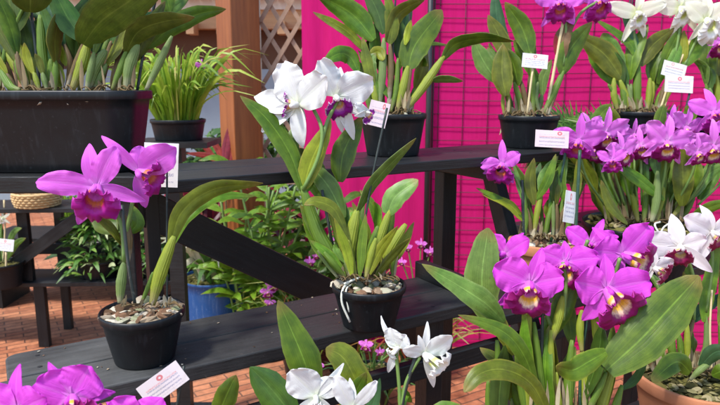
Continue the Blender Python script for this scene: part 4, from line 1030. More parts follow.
LV(t, D, [([(682, 206, -.05), (683, 178, -.06), (680, 142, -.06)], 20, 'leaf_olive', dict(turn=5)), ([(664, 200, -.05), (636, 178, -.07), (612, 162, -.08)], 12, 'leaf_mid', dict(turn=25)),
          ([(627, 224, -.12), (610, 205, -.13), (601, 180, -.14)], 9, 'leaf_olive', dict(turn=40)), ([(690, 222, -.08), (708, 208, -.10), (740, 200, -.12)], 11, 'leaf_mid', dict(turn=20)),
          ([(700, 200, 0), (712, 172, 0), (722, 150, 0)], 18, 'leaf_mid', dict(turn=-10)), ([(622, 130, .1), (606, 114, .1), (590, 124, .08)], 18, 'leaf_olive'), ([(656, 138, -.02), (660, 118, -.02), (664, 104, -.02)], 12, 'leaf_mid', dict(turn=20)),
          ([(590, 140, .06), (600, 116, .06), (612, 104, .06)], 16, 'leaf_mid'), ([(688, 125, .1), (690, 112, .1), (686, 106, .1)], 16, 'leaf_bright')])
for fx, fy, fr, yw, dd in ((579, 140, 24, -20, -.10), (605, 133, 24, 10, -.06), (622, 152, 20, 25, -.10), (641, 146, 18, -15, -.05), (667, 142, 26, 0, -.10), (686, 127, 20, 10, -.02), (713, 146, 25, -5, -.10), (714, 112, 24, -10, -.04), (650, 160, 15, 40, -.02), (598, 150, 17, -35, -.03), (735, 130, 22, 10, -.05), (590, 128, 16, 20, 0), (612, 160, 15, -10, -.12), (697, 152, 17, 20, -.12), (672, 122, 16, -20, .02), (634, 134, 14, 0, .02)):
    ST(t, D, [([(643+(fx-643)*.6, 205, dd*.3), (643+(fx-643)*.9, 175, dd*.7), (fx, fy+2, dd+.02)], 2.4)])
    flower(t, fx, fy, D+dd, fr*1.08, 'mauve' if fx % 3 else 'orchid', yaw=yw, pitch=rr.uniform(-12, 12), roll=rr.uniform(-15, 15), lip=(180, .9, 50))
roots(t, D, [([(660, 222, -.14), (655, 226, -.16), (668, 246, -.17)], 1.8), ([(668, 224, -.14), (662, 230, -.16), (655, 250, -.17)], 1.6), ([(640, 224, -.14), (650, 228, -.16), (662, 240, -.17)], 1.6)])
filler(t, 645, 222, D, 46, 46, 84, 20, (7, 12), 10, ('leaf_bright', 'leaf_pale', 'leaf_mid', 'leaf_olive'), depth=.06)
sheaths(t, 643, 222, D, 50, 34, 9, (5, 26))
# ---- front-right magenta cattleya
D = 1.10
t = pot_at(560, 462, D, ZL, 132, 'large front right orchid, vivid magenta flowers with yellow throats over broad leaves', chips=100, taper=.75)
BL(t, D, [([(548, 462), (542, 400), (534, 322)], 12, 'bulb_green'), ([(530, 462), (526, 380), (527, 344)], 13, 'bulb_yellow'), ([(527, 352), (527, 325), (526, 298)], 13, 'bulb_yellow'),
          ([(558, 462), (552, 400), (551, 330)], 11, 'bulb_yellow'), ([(552, 340), (558, 320), (563, 296)], 12, 'bulb_yellow'), ([(570, 462), (568, 400), (572, 340)], 13, 'bulb_green'),
          ([(588, 462), (586, 400), (582, 350)], 12, 'bulb_yellow'), ([(598, 350), (598, 325), (597, 302)], 17, 'bulb_yellow'), ([(582, 352), (580, 330), (582, 310)], 10, 'bulb_yellow'),
          ([(590, 462), (600, 410), (613, 368)], 16, 'bulb_yellow'), ([(602, 462), (612, 420), (622, 385)], 11, 'bulb_green'), ([(515, 462), (502, 400), (497, 340)], 12, 'bulb_green'),
          ([(540, 462), (524, 400), (516, 352)], 11, 'bulb_green'), ([(575, 462), (560, 410), (556, 372)], 10, 'bulb_yellow'), ([(562, 462), (548, 410), (536, 370)], 10, 'bulb_brown'),
          ([(500, 460), (490, 420), (488, 380)], 10, 'bulb_green'), ([(584, 420, -.02), (598, 390, -.02), (606, 372, -.02)], 10, 'bulb_green')])
LV(t, D, [([(504, 322, -.02), (486, 304, -.04), (462, 288, -.05), (422, 264, -.05)], 25, 'leaf_pale', dict(turn=10, fold=.2)),
          ([(486, 318, .02), (482, 278, .02), (488, 228, .02)], 36, 'leaf_pale', dict(turn=-5, fold=.15, prof='oval')),
          ([(538, 392, -.03), (522, 352, -.04), (500, 330, -.05), (458, 315, -.06)], 17, 'leaf_mid', dict(turn=15)),
          ([(550, 420, -.05), (532, 385, -.07), (505, 370, -.09), (480, 374, -.11), (464, 392, -.12)], 19, 'leaf_olive', dict(turn=18, twist=-25, prof='oval')),
          ([(498, 425, -.01), (500, 385, -.01), (505, 345, -.01)], 21, 'leaf_dark', dict(turn=20)),
          ([(607, 370, -.04), (640, 340, -.05), (668, 310, -.05), (699, 276, -.05)], 46, 'leaf_mid', dict(turn=0, fold=.16, prof='oval')),
          ([(606, 352, -.06), (588, 362, -.08), (572, 370, -.1), (556, 366, -.12)], 21, 'leaf_bright', dict(turn=-12, prof='oval')),
          ([(543, 342, .03), (560, 312, .03), (580, 268, .03)], 24, 'leaf_mid', dict(turn=15)),
          ([(514, 355, .03), (500, 325, .04), (490, 300, .05)], 17, 'leaf_olive'), ([(572, 345, .05), (566, 310, .06), (548, 285, .06)], 18, 'leaf_mid'), ([(536, 425, .03), (522, 400, .03), (515, 375, .03)], 20, 'leaf_mid'),
          ([(622, 390, .03), (636, 378, .04), (650, 352, .05)], 9, 'leaf_dark')])
ST(t, D, [([(526, 345, -.01), (527, 310), (528, 285)], 4), ([(563, 320), (566, 285), (563, 262)], 4), ([(597, 325), (603, 300), (606, 288)], 4.5), ([(597, 320, .01), (612, 285, .02), (620, 258, .01)], 4), ([(552, 330, .02), (535, 280, .03), (512, 250, .03)], 4), ([(565, 300, .03), (580, 262, .04), (588, 240, .03)], 4)])
ST(t, D, [([(540, 462, .02), (541, 380, .01), (543, 300, 0)], 3.5, 'stake_dark'), ([(585, 462, .01), (580, 380, 0), (590, 300, .01)], 3, 'stake_green')], 'support_stake')
flower(t, 505, 254, D+.03, 28, 'magenta', yaw=-52, pitch=10, petals=[(-48, .85, .9, 12), (55, 1.2, 1.0, 12)], sepals=[(35, 1.0, 1, 0), (140, 1, 1, 0), (-120, .8, 1, 0)], lip=(-112, .7, 55), seed=71)
flower(t, 590, 244, D+.05, 27, 'magenta', yaw=-8, pitch=18, petals=[(-62, 1.0, .9, 10), (74, 1, .9, 10)], sepals=[(28, 1.15, .95, 0), (140, 1, 1, 0), (-130, 1, 1, 0)], lip=(180, .7, 50), seed=72)
flower(t, 565, 262, D+.01, 33, 'magenta', yaw=-6, pitch=10, petals=[(-64, .8, 1.0, 10), (76, .95, 1.1, 8)], sepals=[(4, .62, .9, 0), (135, 1.0, 1, 4), (-145, 1, 1, 4)], lip=(190, .95, 48), seed=73)
flower(t, 623, 255, D+.02, 38, 'magenta', yaw=10, pitch=8, petals=[(-78, .85, 1.1, 10), (44, 1.05, 1.1, 8)], sepals=[(-42, 1.05, .85, 0), (-150, .9, 1.1, 4), (112, .9, 1, 4)], lip=(118, 1.0, 50), seed=74)
flower(t, 530, 283, D-.02, 39, 'magenta', yaw=-4, pitch=6, petals=[(-64, 1.0, 1.2, 12), (80, .8, 1.2, 8)], sepals=[(18, .95, 1.05, 0), (148, 1.0, 1.1, 4), (-128, 1.0, 1.1, 4)], lip=(192, .98, 45), seed=75)
flower(t, 607, 289, D-.03, 40, 'magenta', yaw=2, pitch=6, petals=[(-78, .85, 1.25, 12), (76, 1.1, 1.1, 8)], sepals=[(-5, .85, 1.1, 0), (-148, 1.0, 1.3, 4), (138, .7, 1.0, -4)], lip=(152, 1.1, 46), seed=76)

filler(t, 560, 460, D, 50, 90, 160, 12, (9, 15), 11, depth=.06)
sheaths(t, 560, 415, D, 44, 24, 10, (14, 50))
# ---- terracotta pot bottom right with blush flowers
D = 1.38
t = pot_at(700, 374, D, ZL, 124, 'orchid in big terracotta pot at bottom right, blush white flowers with maroon lips', mat='terracotta', style='clay', taper=.76, chips=260, chipsize=.008, fillmat='moss')
BL(t, D, [([(654, 372), (648, 356), (644, 340)], 8, 'bulb_brown'), ([(664, 372), (662, 352), (664, 330)], 8, 'bulb_green'), ([(676, 370), (672, 350), (672, 325)], 10, 'bulb_green'), ([(682, 366), (686, 345), (694, 318)], 8, 'bulb_brown'),
          ([(698, 366), (706, 345), (706, 312)], 7, 'bulb_pale'), ([(716, 372), (722, 350), (720, 322)], 9, 'bulb_green'), ([(735, 372), (736, 350), (732, 320)], 9, 'bulb_green'), ([(690, 380, -.05), (700, 370, -.06), (712, 362, -.05)], 8, 'bulb_pale')])
LV(t, D, [([(690, 372, -.08), (676, 362, -.10), (652, 382, -.14)], 19, 'leaf_mid', dict(turn=12, prof='oval')), ([(700, 366, -.05), (716, 352, -.07), (740, 352, -.09)], 16, 'leaf_teal', dict(turn=15)),
          ([(704, 322), (708, 290), (720, 240)], 15, 'leaf_bright', dict(turn=15)), ([(694, 322, .02), (706, 306, .02), (738, 290, .02)], 13, 'leaf_teal', dict(turn=-20)),
          ([(664, 334), (660, 312), (664, 290)], 13, 'leaf_mid'), ([(672, 330, .02), (684, 312), (690, 296)], 12, 'leaf_mid'), ([(720, 326), (726, 300), (722, 262)], 15, 'leaf_olive'), ([(712, 375, -.1), (724, 372, -.12), (740, 384, -.12)], 15, 'leaf_mid'),
          ([(697, 300, .02), (690, 280, .02), (688, 262, .02)], 11, 'leaf_mid'), ([(733, 326), (740, 300), (748, 270)], 14)])
ST(t, D, [([(694, 320), (694, 280), (684, 248)], 3.2), ([(706, 312), (712, 270), (712, 238)], 3.2), ([(672, 326), (664, 300), (652, 276)], 3)])
ST(t, D, [([(712, 374, -.02), (710, 330, -.02), (712, 290, -.02)], 2, 'bamboo')], 'support_stake')
flower(t, 680, 246, D-.05, 34, 'blush', yaw=-12, pitch=5, petals=[(-88, 1.0, 1.05, 12), (70, .7, .8, 8)], sepals=[(-18, .95, 1.3, 0), (128, 1.15, 1.05, 6), (-120, .8, .9, 6)], lip=(188, .85, 45), seed=81)
flower(t, 712, 232, D-.03, 32, 'blush', yaw=15, pitch=5, petals=[(-66, 1.15, .95, 10), (75, 1, 1, 8)], sepals=[(-15, .9, 1, 0), (125, 1, 1, 6), (-150, 1.1, 1, 6)], lip=(160, .8, 45), seed=82)
flower(t, 654, 268, D-.06, 21, 'blush', yaw=8, pitch=0, petals=[(-60, 1, 1, 10), (70, 1, 1, 8)], sepals=[(0, .9, 1, 0), (130, 1, 1, 6), (-145, 1.3, .8, 6)], lip=(120, 1.25, 45), seed=83)

filler(t, 696, 370, D, 44, 40, 100, 9, (6, 12), 12, depth=.06)
sheaths(t, 696, 372, D, 50, 30, 11, (6, 26))
# ---- bottom middle: white flowers on a stem
D = 1.0
t = pot_at(405, 478, D, ZL, 110, 'bottom centre orchid with two slender white flowers on tall thin stems', chips=60)
BL(t, D, [([(400, 478), (398, 440), (402, 405)], 10, 'bulb_green'), ([(414, 478), (420, 450), (428, 425)], 10, 'bulb_green'), ([(388, 478), (380, 450), (376, 425)], 10, 'bulb_yellow')])
LV(t, D, [([(428, 430), (440, 412), (462, 406)], 20, 'leaf_mid'), ([(376, 432), (364, 400), (345, 360), (326, 348)], 32, 'leaf_olive', dict(turn=5, fold=.12, prof='oval')), ([(402, 410), (404, 395, .04), (412, 402, .1)], 12, 'leaf_bright')])
ST(t, D, [([(400, 408), (399, 385), (396, 352)], 3.6), ([(401, 406), (407, 380), (420, 357)], 3.6)])
ST(t, D, [([(394, 470), (403, 400), (417, 352)], 4, 'stake_dark')], 'support_stake')
flower(t, 398, 348, D, 33, 'purewhite', yaw=-32, pitch=-4, petals=[(-20, .65, 1.0, 12), (35, .55, .9, 12)], sepals=[(-42, 1.1, .8, 0), (-160, 1.0, .9, 6), (-70, .5, .8, 6)], lip=(-140, .7, 50), seed=91)
flower(t, 424, 354, D, 34, 'purewhite', yaw=12, pitch=-6, petals=[(60, .95, 1.1, 14), (-62, .7, .7, 14)], sepals=[(4, .95, .75, 0), (158, 1.2, 1.0, 6), (-20, .6, .8, 6)], lip=(125, 1.45, 55), seed=92)

# ---- bottom: big leaves with the low white flowers
D = .96
t = pot_at(318, 500, D, ZL, 112, 'bottom edge orchid with upright dark pointed leaves around low pure white flowers', chips=60)
BL(t, D, [([(310, 500), (312, 440), (312, 388)], 12, 'bulb_green'), ([(296, 500), (294, 450), (292, 412)], 12, 'bulb_green'), ([(330, 500), (338, 460), (344, 420)], 12, 'bulb_green'), ([(282, 500), (262, 450), (240, 420)], 12, 'bulb_green')])
LV(t, D, [([(314, 396, .02), (303, 358, .02), (278, 300, .02)], 37, 'leaf_mid', dict(turn=5, fold=.25)), ([(296, 420), (274, 392), (250, 367)], 36, 'leaf_dark', dict(turn=-15)),
          ([(216, 420), (226, 396), (236, 375)], 24, 'leaf_mid', dict(turn=10)), ([(344, 425, .02), (352, 400, .02), (366, 372, .02)], 22, 'leaf_mid', dict(turn=30)), ([(358, 430), (372, 406), (380, 378)], 13, 'leaf_teal')])
ST(t, D, [([(312, 410, -.02), (312, 400, -.03), (310, 392, -.03)], 4), ([(344, 430, -.02), (350, 420, -.03), (352, 408, -.03)], 4)])
flower(t, 316, 397, D-.04, 38, 'purewhite', yaw=5, pitch=10, petals=[(-36, 1.0, 1.5, 16), (48, .7, 1.0, 6)], sepals=[(46, 1.1, .9, 4), (140, .9, 1, 0), (-130, .9, 1, 0)], lip=(180, .8, 45), seed=93)
flower(t, 352, 408, D-.04, 38, 'purewhite', yaw=10, pitch=5, petals=[(-28, 1.0, .8, 10), (46, .95, .6, 16)], sepals=[(0, .75, .9, 0), (140, .9, 1, 0), (-140, .9, 1, 0)], lip=(180, .8, 45), seed=94)

# ---- bottom left: magenta cattleya, flowers just inside the frame
D = .80
t = pot_at(62, 560, D, ZL, 140, 'bottom left corner orchid, large magenta flowers cut by the lower photo edge', chips=60)
BL(t, D, [([(60, 560), (62, 500), (70, 440)], 14, 'bulb_green'), ([(40, 560), (30, 500), (20, 450)], 14, 'bulb_green'), ([(84, 560), (100, 500), (118, 450)], 14, 'bulb_yellow')])
LV(t, D, [([(70, 450), (90, 440), (130, 420)], 30, 'leaf_mid'), ([(20, 455), (-10, 430), (-30, 400)], 32, 'leaf_mid'), ([(118, 455), (140, 440), (160, 440)], 26, 'leaf_mid')])
ST(t, D, [([(70, 450), (74, 420), (72, 398)], 5), ([(30, 470), (28, 430), (22, 410)], 5), ([(110, 470), (128, 430), (134, 416)], 5)])
flower(t, 72, 397, D-.02, 44, 'magenta', yaw=4, pitch=12, petals=[(-66, .85, 1.25, 12), (30, .80, 1.35, 12)], sepals=[(-34, .95, .8, 0), (84, .9, .9, 0), (-150, .9, 1, 0)], lip=(150, .95, 42), seed=101)
flower(t, 18, 412, D-.03, 46, 'magenta', yaw=-10, pitch=10, petals=[(-70, 1, 1.1, 12), (60, .8, 1.1, 12)], sepals=[(-10, 1.0, 1.0, 0), (130, .9, .9, 0), (-140, .9, 1, 0)], lip=(180, .9, 45), seed=102)
flower(t, 140, 424, D-.02, 40, 'magenta', yaw=10, pitch=10, petals=[(-50, .9, 1.1, 12), (38, .8, 1.0, 12)], sepals=[(-52, 1.0, .6, 0), (130, .9, .9, 0), (-140, .9, 1, 0)], lip=(180, .9, 45), seed=103)

q_ = random.Random(8); mb = MB()
for (cu, cw, n_, r_) in ((.20, 1.12, 26, .07), (.64, 1.10, 24, .07), (.45, 1.15, 8, .3)):
    for i in range(n_):
        u_ = cu+q_.gauss(0, r_); w_ = cw+q_.uniform(-.095, .11)
        if -.01 < u_ < .91 and not 1.125 < w_ < 1.14: chip(mb, UW(u_, w_, ZM+.0016), q_.uniform(.0009, .0026), q_, .5)
o = mb.build('soil_crumbs', 'bark_chips', None, smooth=False); tagit(o, 'crumbs of bark and soil spilled along the lower shelf', kind='stuff')
# ---- plant tags
tag(378, 114, 1.50, 20, 25, 14, None, 'pinkish plant tag just right of the big white flowers, before the black pot', 0)
tag(535, 61, 1.83, 26, 14, 5, [(533, 68), (530, 90), (527, 116)], 'plant tag on a cream stick before the upright leaves on the top shelf', 1)
tag(674, 70, 2.08, 24, 15, 14, [(671, 77), (666, 92), (659, 113)], 'upper of the two overlapping plant tags beneath the cream star flowers', 2)
tag(679, 84, 2.05, 29, 17, 3, [(693, 78), (688, 100), (682, 122)], 'lower of the two overlapping plant tags, on a black stake beneath the cream flowers', 3, smat='stake_dark', sw=2.4)
tag(570, 207, 1.56, 16, 32, 14, None, 'narrow tilted plant tag beside the green stakes above the terracotta pot', 1, turn=28)
tag(161, 165, 1.16, 34, 44, 2, None, 'plant tag half hidden behind the right magenta flower at the left', 2)
tag(163, 384, .92, 46, 24, -33, [(184, 366), (180, 388), (174, 425)], 'slanted plant tag at the bottom left below the lower shelf', 3, smat='stake_dark', sw=3, turn=10)
tag(552, 139, 1.62, 34, 17, 3, None, 'white plant tag lying across the edge of the top shelf under the second pot', 0)
tag(5, 245, 3.40, 17, 12, 6, [(6, 252), (6, 262), (6, 268)], 'plant tag in the small pot at the far left edge', 1)

# ================================================================== BACKGROUND PLANTS
# grassy plant on the pedestal table
D = 2.6
t = loose(178, 119, D, z3, 54, 'bright yellow green grassy orchid in a black pot on the pedestal table behind', name='grassy_plant', taper=.85)
b = Vector((0, 0, .07))
o = tuft(t, t.location+b, 150, .33, .85, .024, 'grass_green', seed=3, rad=.08, droop=.6)
tuft(t, t.location+b, 26, .30, .95, .013, 'grass_green', seed=5, rad=.08, droop=.85, name='arching_leaves')
flower(t, 201, 66, D-.05, 7, 'mauve', seed=1); flower(t, 190, 78, D-.08, 4, 'mauve', seed=2)
ST(t, D, [([(195, 112), (200, 90), (201, 67)], 1)])
# small plant left on rear stand
D = 3.48
t = loose(3, 262, D, .40, 38, 'small pale flowered orchid in black pot on the rear stand, at left edge', name='small_potted_orchid', taper=.8)
LV(t, D, [([(5, 262), (16, 244), (26, 238)], 7, 'leaf_mid'), ([(0, 262), (-8, 240), (-20, 236)], 8, 'leaf_mid'), ([(6, 250), (14, 232), (22, 228)], 6, 'leaf_pale'), ([(2, 240), (-2, 224), (-8, 216)], 7, 'leaf_bright')])
ST(t, D, [([(3, 262), (5, 230), (4, 200)], 1.6, 'bamboo'), ([(3, 262), (1, 236), (3, 214)], 1.6)])
flower(t, 3, 218, D-.03, 9, 'cream', seed=4)
# basket
c = W(38, 205, 3.52); t = thing('wicker_basket', (c.x, c.y, .84), 'shallow round wicker basket on the upper board of the rear stand', 'basket'); ORIG[t.name] = Vector(t.location)
v, f, u = lathe([(.06, 0), (.10, .001), (.118, .03), (.122, .07), (.116, .07), (.11, .03), (.001, .008)], 40)
o = obj('basket_wall', [Vector(x) for x in v], f, 'wicker', None, uvs=u); o.parent = t
mb = MB()
for k in range(5):
    z = .008+k*.014; rad = .110+.012*min(1, k/2.5)
    pts = [(math.cos(a*math.pi/24)*(rad+.005*(1 if (a+k) % 2 else -1)), math.sin(a*math.pi/24)*(rad+.005*(1 if (a+k) % 2 else -1)), z) for a in range(49)]
    mb.tube(pts, .0065, 6, cap=False)
o = obj('woven_band', mb.v, mb.f, 'wicker', None); o.parent = t
mb = MB(); mb.tube([(math.cos(a*math.pi/24)*.122, math.sin(a*math.pi/24)*.122, .074+.002*(a % 2)) for a in range(49)], .009, 7, cap=False)
o = obj('rim', mb.v, mb.f, 'wicker', None); o.parent = t
# reedy plant in a flat black tray, and white tray far behind
t = loose(70, 240, 4.4, .50, 28, 'upright reedy plant in a flat black pot behind the rear stand', name='reedy_plant', taper=.9)
tuft(t, t.location+Vector((0, 0, .02)), 60, .30, .12, .014, 'grass_green', seed=8, rad=.06)
c = W(70, 250, 4.4); s2 = thing('low_table', (c.x, c.y, 0), 'low black table under the reedy plant behind the rear stand', 'table')
mb = MB(); mb.box((c.x-.5, c.y-.2, .475), (c.x+.5, c.y+.2, .50)); mb.build('table_top', B, s2, smooth=False)
for sx in (-.45, .41): mb = MB(); mb.box((c.x+sx, c.y-.18, 0), (c.x+sx+.04, c.y+.18, .4745)); mb.build('leg', B, s2, smooth=False)
c = W(104, 225, 6.2); t = thing('white_crate', (c.x, c.y, 0), 'white plastic crate on the paving far behind the rear stand', 'crate')
q = W(104, 206, 6.2).z
mb = MB(); mb.box((c.x-.28, c.y-.2, .0), (c.x+.28, c.y+.2, q)); mb.build('body', 'tray_white', t, smooth=False)
mb = MB(); mb.box((c.x-.30, c.y-.22, q+.001), (c.x+.30, c.y+.22, q+.04)); mb.build('rim', 'tray_white', t, smooth=False)
# leafy bushes on the rear stand and behind
t = loose(98, 258, 3.68, .40, 44, 'bushy plant with pale edged narrow leaves on the rear stand', name='bushy_plant', taper=.8)
bushy(t, t.location+Vector((0, 0, .02)), 420, .36, .17, .10, .022, 'bush_green', seed=2)
t = loose(152, 258, 3.72, .40, 40, 'bushy green plant behind the left leg of the front stand', name='bushy_plant', taper=.8)
bushy(t, t.location+Vector((0, 0, .02)), 300, .42, .17, .10, .024, 'bush_green', seed=4)
for (px, py, d, w_, h_, n_, m_, sd_, lb) in ((120, 300, 5.0, 60, .85, 520, 'fern_green', 41, 'dark leafy shrub on the paving far behind the rear stand'), (205, 296, 4.9, 60, 1.0, 560, 'fern_green', 42, 'dark leafy shrub behind the cordylines, left of the brown post'),
        (285, 296, 4.9, 60, 1.25, 620, 'fern_green', 43, 'dark leafy shrub behind the lattice panel')):
    t = loose(px, py, d, 0, w_, lb, name='shrub', cat='shrub', group='dark shrubs along the back', taper=.8)
    bushy(t, t.location+Vector((0, 0, .15)), n_, h_, .34, .17, .05, m_, seed=sd_)
# blue pot with striped leaves
t = loose(213, 276, 3.55, .0, 62, 'striped long-leaved plant in a blue pot on the bricks under the diagonal brace', name='striped_plant', mat='pot_blue', taper=.84)
tuft(t, Vector((t.location.x, t.location.y, .40)), 60, .34, .9, .04, 'variegated', seed=6, rad=.08, droop=.7, prof='point')
tuft(t, Vector((t.location.x+.08, t.location.y-.02, .40)), 24, .30, .7, .035, 'bush_green', seed=7, rad=.1, droop=.7, prof='point', name='green_leaves')
# red cordyline behind
for (px, py, d, h, sd, lb) in ((208, 300, 4.3, .95, 11, 'dark red cordyline behind the blue pot'), (176, 300, 4.5, .8, 12, 'dark red cordyline behind the bushy plants'), (262, 296, 4.3, .75, 13, 'dark red cordyline right of the brown post foot')):
    t = loose(px, py, d, 0, 34, lb, name='cordyline', cat='cordyline', taper=.8, group='cordylines on the paving')
    stems(t, t.location+Vector((0, 0, .12)), 4, h*.55, .08, 'stem_brown', seed=sd)
    tuft(t, t.location+Vector((0, 0, h*.25)), 80, h*.75, .6, .05, 'cordyline', seed=sd, rad=.1, droop=.6, prof='point')
# red pointed leaves showing above the top shelf
t = loose(222, 330, 3.6, .0, 34, 'tall bromeliad with red and pink pointed leaves between the grassy plant and the brown post', name='bromeliad', cat='bromeliad', taper=.8)
ST(t, 3.6, [([(222, 330), (220, 260), (223, 172)], 2.5, 'stem_brown'), ([(224, 330), (227, 260), (225, 172)], 2, 'stem_brown')], 'cane')
LV(t, 3.6, [([(222, 175), (214, 158), (186, 153)], 8, 'leaf_red'), ([(224, 175), (226, 148), (231, 122)], 9, 'leaf_red'), ([(226, 170), (232, 152), (238, 128)], 8, 'leaf_red'), ([(222, 172), (206, 148), (196, 146)], 6, 'leaf_red'), ([(228, 172), (216, 146), (204, 138)], 7, 'leaf_red'),
            ([(221, 172), (212, 166), (208, 178)], 9, 'leaf_red'), ([(226, 172), (238, 160), (250, 166)], 8, 'leaf_red'), ([(220, 178), (206, 172), (194, 182)], 8, 'leaf_red'), ([(226, 182), (240, 178), (248, 190)], 9, 'leaf_red'), ([(220, 186), (208, 190), (200, 204)], 9, 'leaf_red')])
# ginger-like green plants under the top shelf
for i, (px, py, d, h, sd, lb) in enumerate(((268, 320, 3.5, 1.0, 21, 'tall green cane-leaved plant under the top shelf, left of the centre orchid'), (300, 322, 3.42, .92, 22, 'tall green cane-leaved plant behind the bulbs of the centre orchid'), (242, 318, 3.5, .9, 23, 'tall green cane-leaved plant before the brown post'))):
    t = loose(px, py, d, 0, 44, lb, name='cane_plant', cat='leafy plant', taper=.8, group='green cane plants behind the stand')
    rq = random.Random(sd); mb = MB(); lf = MB()
    for k in range(9):
        a = rq.uniform(0, 6.283); dd = Vector((math.cos(a), math.sin(a)*.6, 0)); hh = h*rq.uniform(.6, 1.05)
        b0 = t.location+Vector((0, 0, .1))+dd*.03
        cl = spline([b0, b0+dd*.07+Vector((0, 0, hh*.5)), b0+dd*.20+Vector((0, 0, hh*.93))], 14)
        mb.tube(cl, .0065, 6)
        for m_ in range(3, 14):
            p = cl[m_]; s = 1 if m_ % 2 else -1; q2 = a+s*rq.uniform(.6, 1.7); e = Vector((math.cos(q2), math.sin(q2), .45)).normalized(); l = rq.uniform(.13, .22)
            v, f, u = strip(spline([p, p+e*l*.55, p+e*l+Vector((0, 0, -.25*l))], 8), rq.uniform(.035, .05), 0, .25, .04, 'point', nv=4, seed=rq.random(), ref=Vector((rq.uniform(-.4, .4), -.6, .8)))
            lf.add(v, f, u)
    mb.build('canes', 'stem_green', t); lf.build('foliage', ['leaf_mid', 'leaf_dark', 'leaf_bright'][i], t)
# low grassy orchids with tiny pink flowers behind and below the lower shelf
def pinkgrass(px, py, d, zb, n, h, fl, seed, lb, mat='grass_dry'):
    t = loose(px, py, d, zb, 40, lb, name='small_pink_orchid', group='small pink flowered orchids behind the stand', taper=.8)
    tuft(t, t.location+Vector((0, 0, .05)), n, h, .8, .014, mat, seed=seed, rad=.08, droop=.4)
    for (x, y, r_) in fl:
        ST(t, d, [([(px, py, 0), ((px+x)/2, (py+y)/2-4, -.02), (x, y, -.05)], 1.3)])
        flower(t, x, y, d-.05, r_, 'mauve', yaw=rnd.uniform(-30, 30), pitch=10)
    return t
pinkgrass(300, 322, 3.3, 0, 90, .42, [(274, 284, 9), (268, 292, 8), (283, 281, 8), (270, 303, 6), (316, 256, 5), (310, 262, 6)], 31, 'grassy orchid with tiny pink flowers under the lower end of the diagonal brace')
pinkgrass(418, 316, 3.2, 0, 120, .46, [(408, 248, 5), (421, 244, 6), (430, 252, 6), (402, 262, 5)], 32, 'yellow and red grassy orchid with tiny pink flowers, right of the centre pot')
pinkgrass(372, 368, 2.9, 0, 60, .24, [(366, 345, 8), (346, 364, 6), (432, 330, 6), (318, 366, 7), (380, 352, 5), (440, 326, 5)], 33, 'low grassy orchid with pink flowers under the lower shelf', 'fern_green')
pinkgrass(345, 318, 3.3, 0, 80, .5, [(335, 240, 5), (352, 236, 5), (342, 256, 6)], 34, 'grassy orchid with pink flowers directly behind the centre pot')
# fern fan behind the small terracotta pot
def fern(px, py, d, zb, h, lb, seed, n=12):
    t = loose(px, py, d, zb, 40, lb, name='palm_fern', cat='fern', group='ferns behind the right pots', taper=.8)
    rq = random.Random(seed); mb = MB(); rb = MB()
    for k in range(n):
        a = -math.pi+rq.uniform(0, 2*math.pi); dr = Vector((math.cos(a), math.sin(a)*.45, 0)); L = h*rq.uniform(.7, 1.1)
        b0 = t.location+Vector((0, 0, .08))
        cl = spline([b0, b0+dr*L*.2+Vector((0, 0, L*.5)), b0+dr*L*.5+Vector((0, 0, L*.8)), b0+dr*L*.85+Vector((0, 0, L*.85))], 26); rb.tube(cl, .0025, 5)
        for m_ in range(5, 26):
            T = (cl[min(m_+1, 25)]-cl[m_-1]).normalized(); sd_ = T.cross(Vector((0, -.8, .5))).normalized(); l = .10*math.sin(math.pi*(m_-3)/24)+.02
            for s in (-1, 1):
                e = (sd_*s+T*.5).normalized()
                v, f, u = strip([cl[m_], cl[m_]+e*l*.5, cl[m_]+e*l+Vector((0, 0, -.12*l))], .011, 0, .2, 0, 'grass', nv=2, seed=rq.random(), ref=Vector((0, -.8, .5)))
                mb.add(v, f, u)
    rb.build('frond_stems', 'stem_green', t); mb.build('fronds', 'bush_green' if seed == 3 else 'fern_green', t)
fern(574, 238, 2.4, .98, .36, 'palm-like fern behind the small terracotta pot', 3, 34)
fern(602, 230, 2.45, .98, .34, 'dark fern between the terracotta pot and the wide black pot', 5, 30)
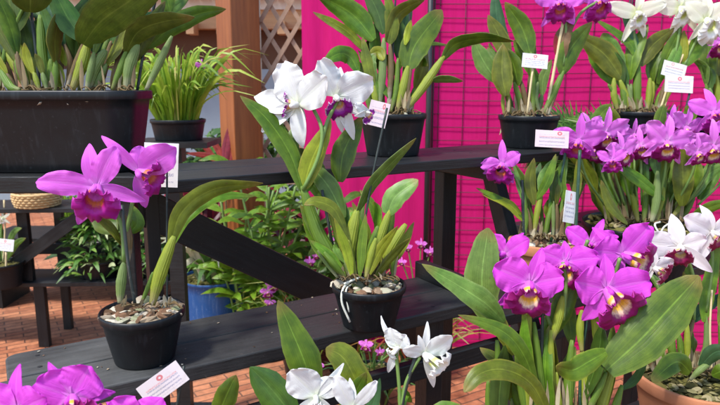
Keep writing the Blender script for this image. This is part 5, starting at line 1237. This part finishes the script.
# stand carrying the ferns
c = UW(1.75, 1.6, 0)
t5 = thing('back_bench', c, 'black bench behind the right pots carrying the ferns', 'bench')
board('bench_top', B, t5, 1.72, 2.25, 1.44, 1.74, .952, .979)
for (a_, b_) in ((1.74, 1.46), (1.74, 1.68), (2.18, 1.46), (2.18, 1.68)): board('leg', B, t5, a_, a_+.045, b_, b_+.045, 0, .951)

# ================================================================== LIGHT, SKY, CAMERA
SUN_EL, SUN_AZ = 60, -128          # azimuth measured from +y (away from the camera), negative to the left
w = bpy.data.worlds.new('World'); SC.world = w; w.use_nodes = True
nt_ = w.node_tree; nt_.nodes.clear()
o = nt_.nodes.new('ShaderNodeOutputWorld'); bg = nt_.nodes.new('ShaderNodeBackground'); sky = nt_.nodes.new('ShaderNodeTexSky')
sky.sky_type = 'NISHITA'; sky.sun_disc = False; sky.sun_elevation = R(SUN_EL); sky.sun_rotation = R(SUN_AZ); sky.dust_density = 1.0
bg.inputs[1].default_value = .15
nt_.links.new(sky.outputs[0], bg.inputs[0]); nt_.links.new(bg.outputs[0], o.inputs[0])
sd = bpy.data.lights.new('sun', 'SUN'); sd.energy = 2.4; sd.angle = R(7); sd.color = (1, .965, .91)
so = bpy.data.objects.new('sun', sd); COL.objects.link(so)
el, az = R(SUN_EL), R(SUN_AZ)
dv = Vector((math.sin(az)*math.cos(el), math.cos(az)*math.cos(el), math.sin(el)))
so.rotation_euler = dv.to_track_quat('Z', 'Y').to_euler(); so.location = dv*10
cam = bpy.data.cameras.new('camera'); co = bpy.data.objects.new('camera', cam); COL.objects.link(co)
co.location = (0, 0, EYE); co.rotation_euler = (R(90)-PITCH, 0, 0)
cam.sensor_width = 36; cam.lens = 36*F/720; cam.clip_start = .05; cam.clip_end = 300
cam.dof.use_dof = True; cam.dof.focus_distance = 1.22; cam.dof.aperture_fstop = 9
SC.camera = co
SC.view_settings.view_transform = 'Standard'; SC.view_settings.look = 'None'; SC.view_settings.gamma = 1; SC.view_settings.exposure = 1.18
SC.view_settings.use_curve_mapping = False
SC.cycles.max_bounces = 8; SC.cycles.transmission_bounces = 4; SC.cycles.use_denoising = True
